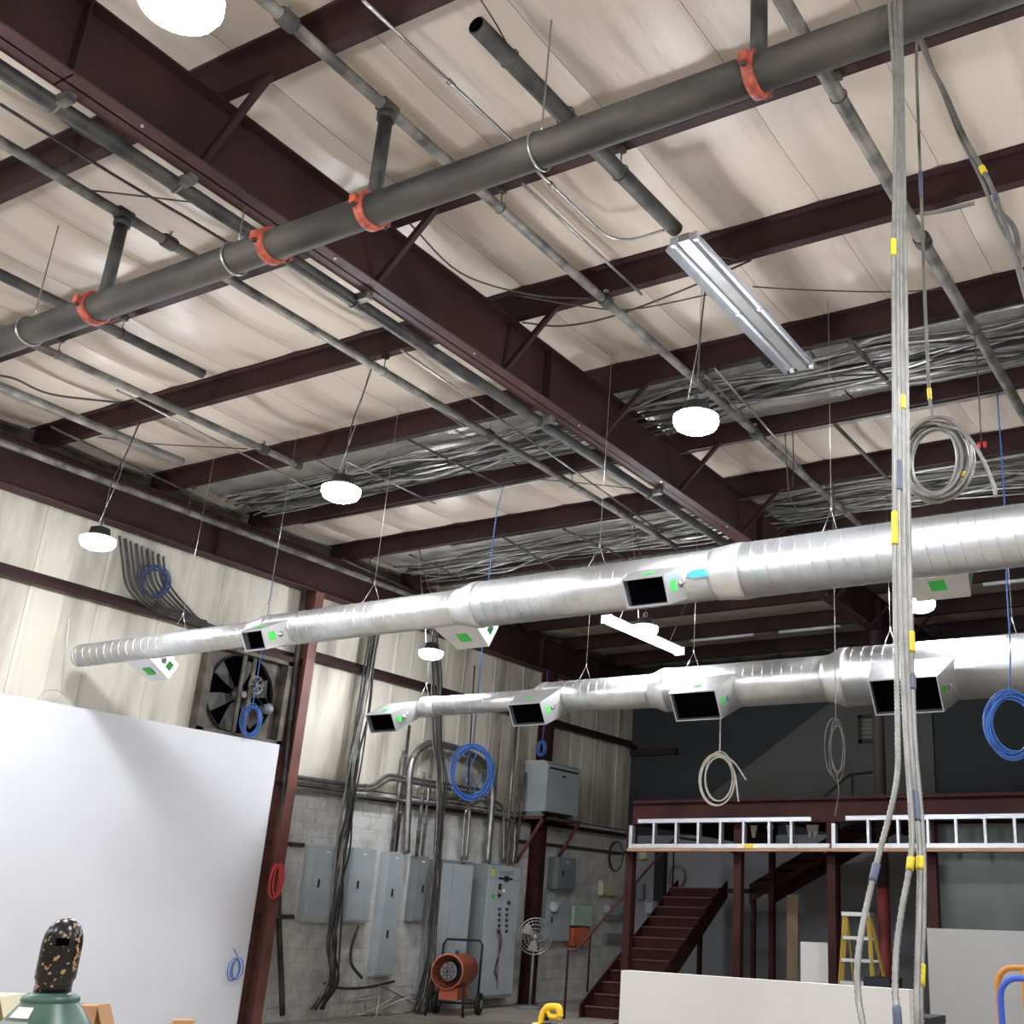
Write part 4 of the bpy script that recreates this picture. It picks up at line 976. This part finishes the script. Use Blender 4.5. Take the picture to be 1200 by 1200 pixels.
# low boards in the foreground
a, c = at(728, 1137, z=1.22), at(1065, 1160, z=1.22)
d = (c - a); d.z = 0; nrm = Vector((d.y, -d.x, 0)).normalized() * -1
o = ob('low_board', MB().prism([(a.x, a.y, 0), (c.x, c.y, 0), (c.x, c.y, 1.22), (a.x, a.y, 1.22)], nrm * .09), 'board'); tag(o, 'long off-white low board in front of the stair', 'board')
a, c = at(1086, 1087.5, y=9.3), at(1400, 1101, y=9.3)
o = ob('low_board', MB().box((a.x, 9.3, 0), (c.x, 9.36, a.z)), 'gboard'); tag(o, 'grey low board at the right edge behind the hand trucks', 'board')

# --- things on the back wall
def bw(px, py): return at(px, py, y=YB - .03)
o = ob('panel_strip', MB().box((bw(771, 0).x if 0 else at(771, 1025, y=YB - .03).x, YB - .2, at(771, 1056, y=YB - .03).z), (at(782, 1025, y=YB - .03).x, YB - .04, at(771, 998, y=YB - .03).z)), 'black'); tag(o, 'tall black strip enclosure on the back wall left of the stair top', 'electrical box')
c = bw(795, 1027); coil('grey_cable_ring', 'grey cable ring on the back wall behind the stair top', c - Vector((0, .08, 0)), (0, 1, 0), .22, .014, 'cableg', 3, .9, .06, None, 10)
for lab, px0, px1, py0, py1, m in (('ivory box on the back wall, above the tank', 752, 760, 998, 1007, 'ivory'), ('grey round-shouldered tank on the back wall behind the white post', 748, 757, 1036, 1054, 'egrey2'), ('grey outlet box on the back wall above the stair stringer', 759, 768, 1058, 1070, 'egrey')):
    a, c = bw(px0, py1), bw(px1, py0)
    t = thing('wall_box', lab, 'electrical box', (a.x, a.y, a.z)); ob('body', MB().box((a.x, YB - .15, a.z), (c.x, YB - .03, c.z)), m, t); ob('cover', MB().box((a.x + .02, YB - .16, a.z + .02), (c.x - .02, YB - .15, c.z - .02)), m, t)
a, c = bw(1008, 872), bw(1030, 838)
t = thing('wall_louvre', 'small louvred vent on the back wall beside the charcoal column', 'vent', (a.x, YB - .1, a.z))
ob('frame', MB().box((a.x, YB - .14, a.z), (a.x + .08, YB - .08, c.z)).box((c.x - .08, YB - .14, a.z), (c.x, YB - .08, c.z)).box((a.x, YB - .14, c.z - .07), (c.x, YB - .08, c.z)).box((a.x, YB - .14, a.z), (c.x, YB - .08, a.z + .07)), 'coldark', t)
for k in range(5): z = a.z + .09 + k * (c.z - a.z - .14) / 5; ob('slat', MB().obox(((a.x + c.x) / 2, YB - .11, z + .03), ((c.x - a.x) / 2 - .07, 0, 0), (0, .03, -.02), (0, .004, .006)), 'gboard', t)

# ================================================================== HANGING CABLES
def hang(name, label, px, y, r, m, tapes=(), cat='cable', lean=None):
    if lean is None: P = smooth_path([at(x, py, y=y + yo) for x, py, yo in px], 10)
    else:
        K = [at(x, py, y=y + yo - lean * max(0, min(py, 1300)) / 1200) for x, py, yo in px]
        K = [Vector((K[0].x, 3.9, ZP + .002))] + K + [Vector((K[-1].x, K[-1].y, K[-1].z * q_ + .012)) for q_ in (.85, .6, .3, 0)]
        P = smooth_path(K, 10)
    t = thing(name, label, cat, P[-1], 'metal clad cables hanging at the right')
    # armour: fine corrugation along the cable
    Q = []; rs = []
    L = 0; step = .0065
    for a, b in zip(P[:-1], P[1:]):
        n = max(1, int((b - a).length / step))
        for k in range(n): Q.append(a.lerp(b, k / n)); rs.append(r * (1.0 if len(rs) % 2 else .80))
    Q.append(P[-1]); rs.append(r)
    ob('armour', MB().tube(Q, rs, 7), m, t)
    for py0, py1, tm in tapes:
        seg = [q for q in Q if py0 <= project(q)[1] <= py1]
        if len(seg) > 1: ob('tape', MB().tube(seg, r * 1.18, 8), tm, t)
    return t
def project(p):
    q = AX @ (Vector(p) - EYE); return (q.x / q.z * F + PPX, q.y / q.z * F + PPY)
yc = 4.12
top = lambda x: (x, -60, 0)
hang('hanging_cable', 'metal clad cable bowing out to the left at the bottom, leftmost of the four', [top(1047), (1042, 0, 0), (1049, 120, 0), (1047, 300, 0), (1048, 500, 0), (1049, 700, 0), (1052, 850, 0), (1050, 920, 0), (1028, 1010, 0), (1012, 1080, 0), (1005, 1130, 0), (1006, 1170, 0), (1012, 1215, 0)], yc - .03, .0098, 'mc', ((600, 640, 'yellow'), (1010, 1035, 'bluetape'), (280, 300, 'yellow')), lean=1.25)
hang('hanging_cable', 'metal clad cable with a bright yellow band below the ladder, second from left', [top(1052), (1048, 0, 0), (1053, 120, 0), (1052, 300, 0), (1053, 500, 0), (1055, 700, 0), (1061, 850, 0), (1068, 960, 0), (1067, 1010, 0), (1058, 1060, 0), (1051, 1110, 0), (1049, 1160, 0), (1052, 1200, 0)], yc + .02, .0098, 'mc', ((1004, 1024, 'yellow'), (1178, 1205, 'bluetape'), (540, 575, 'bluetape')), lean=1.25)
hang('hanging_cable', 'metal clad cable reaching the floor, third from left', [top(1056), (1053, 0, 0), (1056, 120, 0), (1056, 300, 0), (1058, 500, 0), (1061, 700, 0), (1066, 850, 0), (1075, 960, 0), (1078, 1010, 0), (1077, 1080, 0), (1075, 1150, 0), (1075, 1200, 0)], yc + .05, .0098, 'mc', ((1000, 1022, 'yellow'), (463, 480, 'yellow'), (925, 965, 'bluetape')), lean=1.25)
hang('hanging_cable', 'metal clad cable with a low yellow band, rightmost of the four', [top(1060), (1056, 0, 0), (1058, 120, 0), (1061, 300, 0), (1063, 500, 0), (1067, 700, 0), (1071, 850, 0), (1078, 940, 0), (1082, 1000, 0), (1082, 1080, 0), (1079, 1150, 0), (1079, 1200, 0)], yc + .09, .0098, 'mc', ((1130, 1156, 'yellow'), (740, 765, 'yellow'), (790, 810, 'bluetape')), lean=1.25)
yc2 = 5.52
zt2 = at(1076, 42, y=yc2)
hang('looped_cable', 'thin metal clad cable looping over the purlin and dropping to the big coil', [(1078, 30, .02), (1074, 58, 0), (1076, 140, 0), (1080, 240, 0), (1083, 330, 0), (1086, 400, 0), (1089, 460, 0), (1093, 490, 0)], yc2, .011, 'cableg', ((455, 468, 'yellow'), (200, 230, 'bluetape')))
hang('slanting_cable', 'thicker metal clad cable slanting down to the right edge from the purlin', [(1075, 40, 0), (1092, 80, 0), (1108, 110, 0), (1130, 160, 0), (1160, 215, 0), (1180, 270, 0), (1200, 340, 0), (1240, 480, 0)], yc2, .016, 'cableg', ((195, 203, 'yellow'), (228, 236, 'bluetape')))
hang('slanting_cable', 'metal clad cable slanting down, left of its thicker twin', [(1078, 38, 0), (1095, 85, 0), (1106, 112, 0), (1125, 160, 0), (1150, 210, 0), (1175, 270, 0), (1205, 310, 0)], yc2 + .02, .012, 'cableg')
hang('cable_stub', 'short grey cable stub pointing right below the second purlin', [(1078, 251, 0), (1088, 250, 0), (1110, 246, 0), (1142, 238, 0)], yc2 + .02, .015, 'cableg')
hang('cable_stub', 'grey cable tail curling at the right edge below the slanting cables', [(1168, 246, 0), (1185, 262, 0), (1192, 280, 0), (1194, 310, 0), (1205, 345, 0)], yc2 + .1, .018, 'cableg')
# the big coil
c = at(1094, 540, y=yc2)
coil('armoured_cable_coil', 'large hanging coil of metal clad cable above the upper duct', c, (.25, -1, .1), .225, .0115, 'mc', 9, .72, .09, None, 15, tails=([c + Vector((.06, 0, .2)), c + Vector((.17, 0, .14)), c + Vector((.25, 0, .0)), c + Vector((.31, .0, -.18)), c + Vector((.32, 0, -.26))],))
o = bpy.data.objects['armoured_cable_coil']
ob('tape', MB().ring(c + Vector((0, 0, 0)), (.25, -1, .1), .23, .015, 6, 6, sx=.72, arc=(.3, .45)), 'yellow', o); ob('tape', MB().ring(c, (.25, -1, .1), .23, .015, 6, 6, sx=.72, arc=(3.5, 3.65)), 'yellow', o)
# coils hung from the roof around the lower duct
c = at(843, 912, y=12.95)
coil('white_cable_coil', 'white cable coil hanging under the lower duct over the ladder', c, (.3, -1, 0), .3, .011, 'wcable', 4, .62, .16, [c + Vector((0, 0, .28)), c + Vector((0, 0, .6)), Vector((c.x, 12.95, Z2(c.x) - radius(s2, c.x)))], 16, tails=([c + Vector((0, 0, .3)), c + Vector((.2, 0, .2)), c + Vector((.38, 0, -.03))], [c + Vector((0, 0, .3)), c + Vector((.2, 0, .1)), c + Vector((.28, 0, -.3))]))
c = at(980, 878, y=12.3)
coil('grey_wire_coil', 'thin grey wire coil hanging beside the cables under the lower duct', c, (.3, -1, 0), .3, .006, 'cableg', 4, .28, .16, [c + Vector((0, 0, .28)), c + Vector((0, 0, .6)), at(978, 730, y=12.35), Vector((at(978, 730, y=12.35).x, 12.36, ZP))], 17, tails=([c + Vector((0, 0, -.25)), c + Vector((.02, 0, -.5)), c + Vector((-.03, 0, -.75))],))
c = at(1187, 850, y=11.0)
coil('blue_cable_coil', 'bright blue cable coil hanging at the right edge under the lower duct', c, (.3, -1, 0), .3, .0085, 'blue', 12, .72, .12, [c + Vector((-.02, 0, .28)), at(1184, 760, y=11.0), at(1180, 690, y=11.0), at(1178, 600, y=10.8), Vector((at(1176, 560, y=PY[11] - .03).x, PY[11] - .03, ZP))], 18)
for lab, px, k in (('thin cord hanging from the roof near the coil at the right', (1150, 520), 10), ('thin dark wire hanging from the bright conduit end', (929, 570), 11), ('thin wire dangling over the upper duct', (977, 612), 12)):
    q = at(*px, y=PY[k] - .03)
    tag(ob('hanging_wire', MB().tube(smooth_path([(q.x, q.y, ZP + .002), (q.x + .01, q.y, (q.z + ZP) / 2), (q.x, q.y, q.z)], 5), .006, 5), 'cable'), lab, 'cable')
    if k == 10:
        for e_ in (-.02, .03): ob('wire_connector', MB().lathe((q.x + e_, q.y, q.z - .04), (0, 0, 1), [(0, .012), (.05, .018)], 8), 'redc', bpy.data.objects['hanging_wire'])

# ================================================================== FOREGROUND
# gas cylinder
yc_ = 1.63; c = at(79, 1077, y=yc_); cx, zt = c.x, c.z
lean = Vector((.0, 0, 1))
t = thing('gas_cylinder', 'dark green gas cylinder with a chipped black valve cap', 'gas cylinder', (cx, yc_, 0))
zs = zt - .146
ob('body', MB().lathe((cx, yc_, 0), (0, 0, 1), [(0, .1), (.01, .115), (zs - .15, .115), (zs - .11, .11), (zs - .075, .096), (zs - .045, .075), (zs - .02, .055), (zs - .012, .05)], 40), 'cyl', t)
ob('neck_ring', MB().lathe((cx, yc_, zs - .026), (0, 0, 1), [(0, .054), (.008, .058), (.016, .056), (.024, .044)], 32), 'cyl', t)
cp = ob('valve_cap', MB().lathe((cx, yc_, zs), (0, 0, 1), [(0, .037), (.012, .036), (.02, .037), (.028, .0405), (.095, .0405), (.115, .038), (.131, .031), (.142, .02), (.148, .007)], 36), 'cap', t)
cp_d = Vector((-cx, -yc_, 0)).normalized()
ob('vent_slot', MB().obox(Vector((cx, yc_, zs + .1)) + cp_d * .0395, cp_d.cross(Vector((0, 0, 1))) * .013, cp_d * .002, (0, 0, .0075)), 'void', cp)
sdv = Vector((0, 0, 1)).cross(cp_d)
def cyl_label(a0, a1, z0, z1, m):
    b = MB(); n = 8
    for k in range(n + 1):
        a = a0 + (a1 - a0) * k / n; dd = cp_d * math.cos(a) + sdv * math.sin(a)
        def rad(z):
            e = zs - z
            T = [(.15, .115), (.11, .11), (.075, .096), (.045, .075), (.02, .055)]
            if e >= .15: return .1165
            for (e0, r0), (e1, r1) in zip(T[:-1], T[1:]):
                if e1 <= e <= e0: return r0 + (r1 - r0) * (e0 - e) / (e0 - e1) + .0015
            return .08
        for j in range(5):
            z = z0 + (z1 - z0) * j / 4; b.v.append(tuple(Vector((cx, yc_, z)) + dd * rad(z)))
    for k in range(n):
        for j in range(4): q = k * 5 + j; b.face((q, q + 5, q + 6, q + 1), True)
    ob('paper_label', b, m, t)
cyl_label(-1.25, -.35, zs - .19, zs - .1, 'label'); cyl_label(-1.1, -.45, zs - .048, zs - .028, 'label'); cyl_label(-1.4, -.4, zs - .098, zs - .054, 'gboard'); cyl_label(-.3, .25, zs - .075, zs - .058, 'redc')
def carton(label, c, w, d, h, rz, m='card'):
    t = thing('cardboard_box', label, 'box', (c[0], c[1], 0)); cs, sn = math.cos(rz), math.sin(rz)
    ax, ay = Vector((cs, sn, 0)), Vector((-sn, cs, 0)); b = Vector((c[0], c[1], 0))
    ob('carton', MB().obox(b + Vector((0, 0, h / 2)), ax * w / 2, ay * d / 2, (0, 0, h / 2)), m, t)
    ob('flap', MB().obox(b + ax * (w / 2 + .02) + Vector((0, 0, h - .045)), ax * .02 + Vector((0, 0, -.045)), ay * d / 2, (0, 0, .003)), m, t)
    ob('flap', MB().obox(b - ax * (w / 2 + .02) + Vector((0, 0, h - .045)), ax * -.02 + Vector((0, 0, -.045)), ay * d / 2, (0, 0, .003)), m, t)
q = at(78, 1179, y=2.9); carton('cardboard box half hidden behind the gas cylinder', (q.x, 3.0), .1, .1, q.z, .5)
q = at(196, 1196, y=4.2); carton('cardboard box at the bottom edge in front of the white board', (q.x, 4.3), .1, .1, q.z, .9)
q = at(-6, 1168, y=2.3); carton('pale carton at the left edge behind the gas cylinder', (q.x - .06, 2.35), .12, .2, q.z, .5, 'ivory')
# yellow saw on a stand: only its handle reaches into view
q = at(646, 1176, y=5.2); sx, sy, sz = q.x, 5.2, q.z
t = thing('chop_saw', 'yellow chop saw handle rising at the bottom edge before the stair', 'tool', (sx, sy, 0))
P = [Vector((sx - .055, sy, sz - .1)), Vector((sx - .05, sy, sz - .055)), Vector((sx - .025, sy, sz - .022)), Vector((sx + .015, sy, sz - .014)), Vector((sx + .05, sy, sz - .02)), Vector((sx + .06, sy, sz - .06))]
ob('handle', MB().tube(smooth_path(P, 6), .018, 10), 'sawy', t)
ob('trigger_guard', MB().tube(smooth_path([P[2], Vector((sx + .0, sy, sz - .06)), P[5]], 6), .013, 8), 'sawy', t)
ob('grip', MB().tube([P[0] + Vector((.03, 0, .02)), P[1] + Vector((.035, 0, .01))], .012, 8), 'black', t)
ob('motor_head', MB().lathe((sx - .12, sy, sz - .17), (1, .1, 0), [(0, .05), (.02, .075), (.2, .075), (.26, .05)], 20), 'sawy', t)
ob('blade_guard', MB().lathe((sx, sy - .03, sz - .22), (0, 1, 0), [(0, .13), (.05, .13)], 24), 'black', t)
ob('base', MB().box((sx - .2, sy - .2, sz - .42), (sx + .2, sy + .2, sz - .36)), 'egrey2', t)
ob('table', MB().box((sx - .35, sy - .3, sz - .45), (sx + .35, sy + .3, sz - .42)), 'ply', t)
for a in (-1, 1):
    for b_ in (-1, 1): ob('leg', MB().tube([(sx + a * .28, sy + b_ * .22, sz - .45), (sx + a * .33, sy + b_ * .27, 0)], .018, 8), 'black', t)
# hand trucks at the right edge
def truck(name, label, m, px, py, y, w, h):
    q = at(px, py, y=y); x0 = q.x; zt = q.z; r = .016
    t = thing(name, label, 'hand truck', (x0 + w / 2, y, 0)); R_ = .09
    P = [Vector((x0, y, .12)), Vector((x0, y, zt - R_))] + [Vector((x0 + R_ - R_ * math.cos(a), y, zt - R_ + R_ * math.sin(a))) for a in [.3 * k for k in range(1, 6)]]
    Q = [Vector((2 * x0 + w - p_.x, p_.y, p_.z)) for p_ in P[::-1]]
    ob('frame', MB().tube(P + Q, r, 10), m, t)
    for z in (.45, .75, 1.0): ob('cross_bar', MB().tube([(x0, y, z), (x0 + w, y, z)], r * .9, 8), m, t)
    ob('centre_bar', MB().tube([(x0 + w * .34, y, .3), (x0 + w * .34, y, zt - .005)], r * .9, 8), m, t)
    ob('toe_plate', MB().box((x0 - .02, y - .2, .0), (x0 + w + .02, y + .01, .012)).box((x0 - .02, y - .0, .0), (x0 + w + .02, y + .01, .16)), m, t)
    for s in (0, 1): 
        wh = ob('wheel', MB().lathe((x0 + s * w - .03 + (s * 2 - 1) * .07, y + .1, .12), (1, 0, 0), [(0, .08), (.01, .12), (.05, .12), (.06, .08)], 20), 'black', t)
    ob('axle', MB().tube([(x0 - .08, y + .1, .12), (x0 + w + .08, y + .1, .12)], .012, 8), 'wire', t)
    return t
truck('hand_truck', 'orange tube hand truck behind the blue one at the right edge', 'cartorange', 1168, 1133, 6.6, .42, 1.35)
truck('hand_truck', 'blue tube hand truck in front of the orange one', 'cartblue', 1171, 1145, 5.9, .42, 1.3)
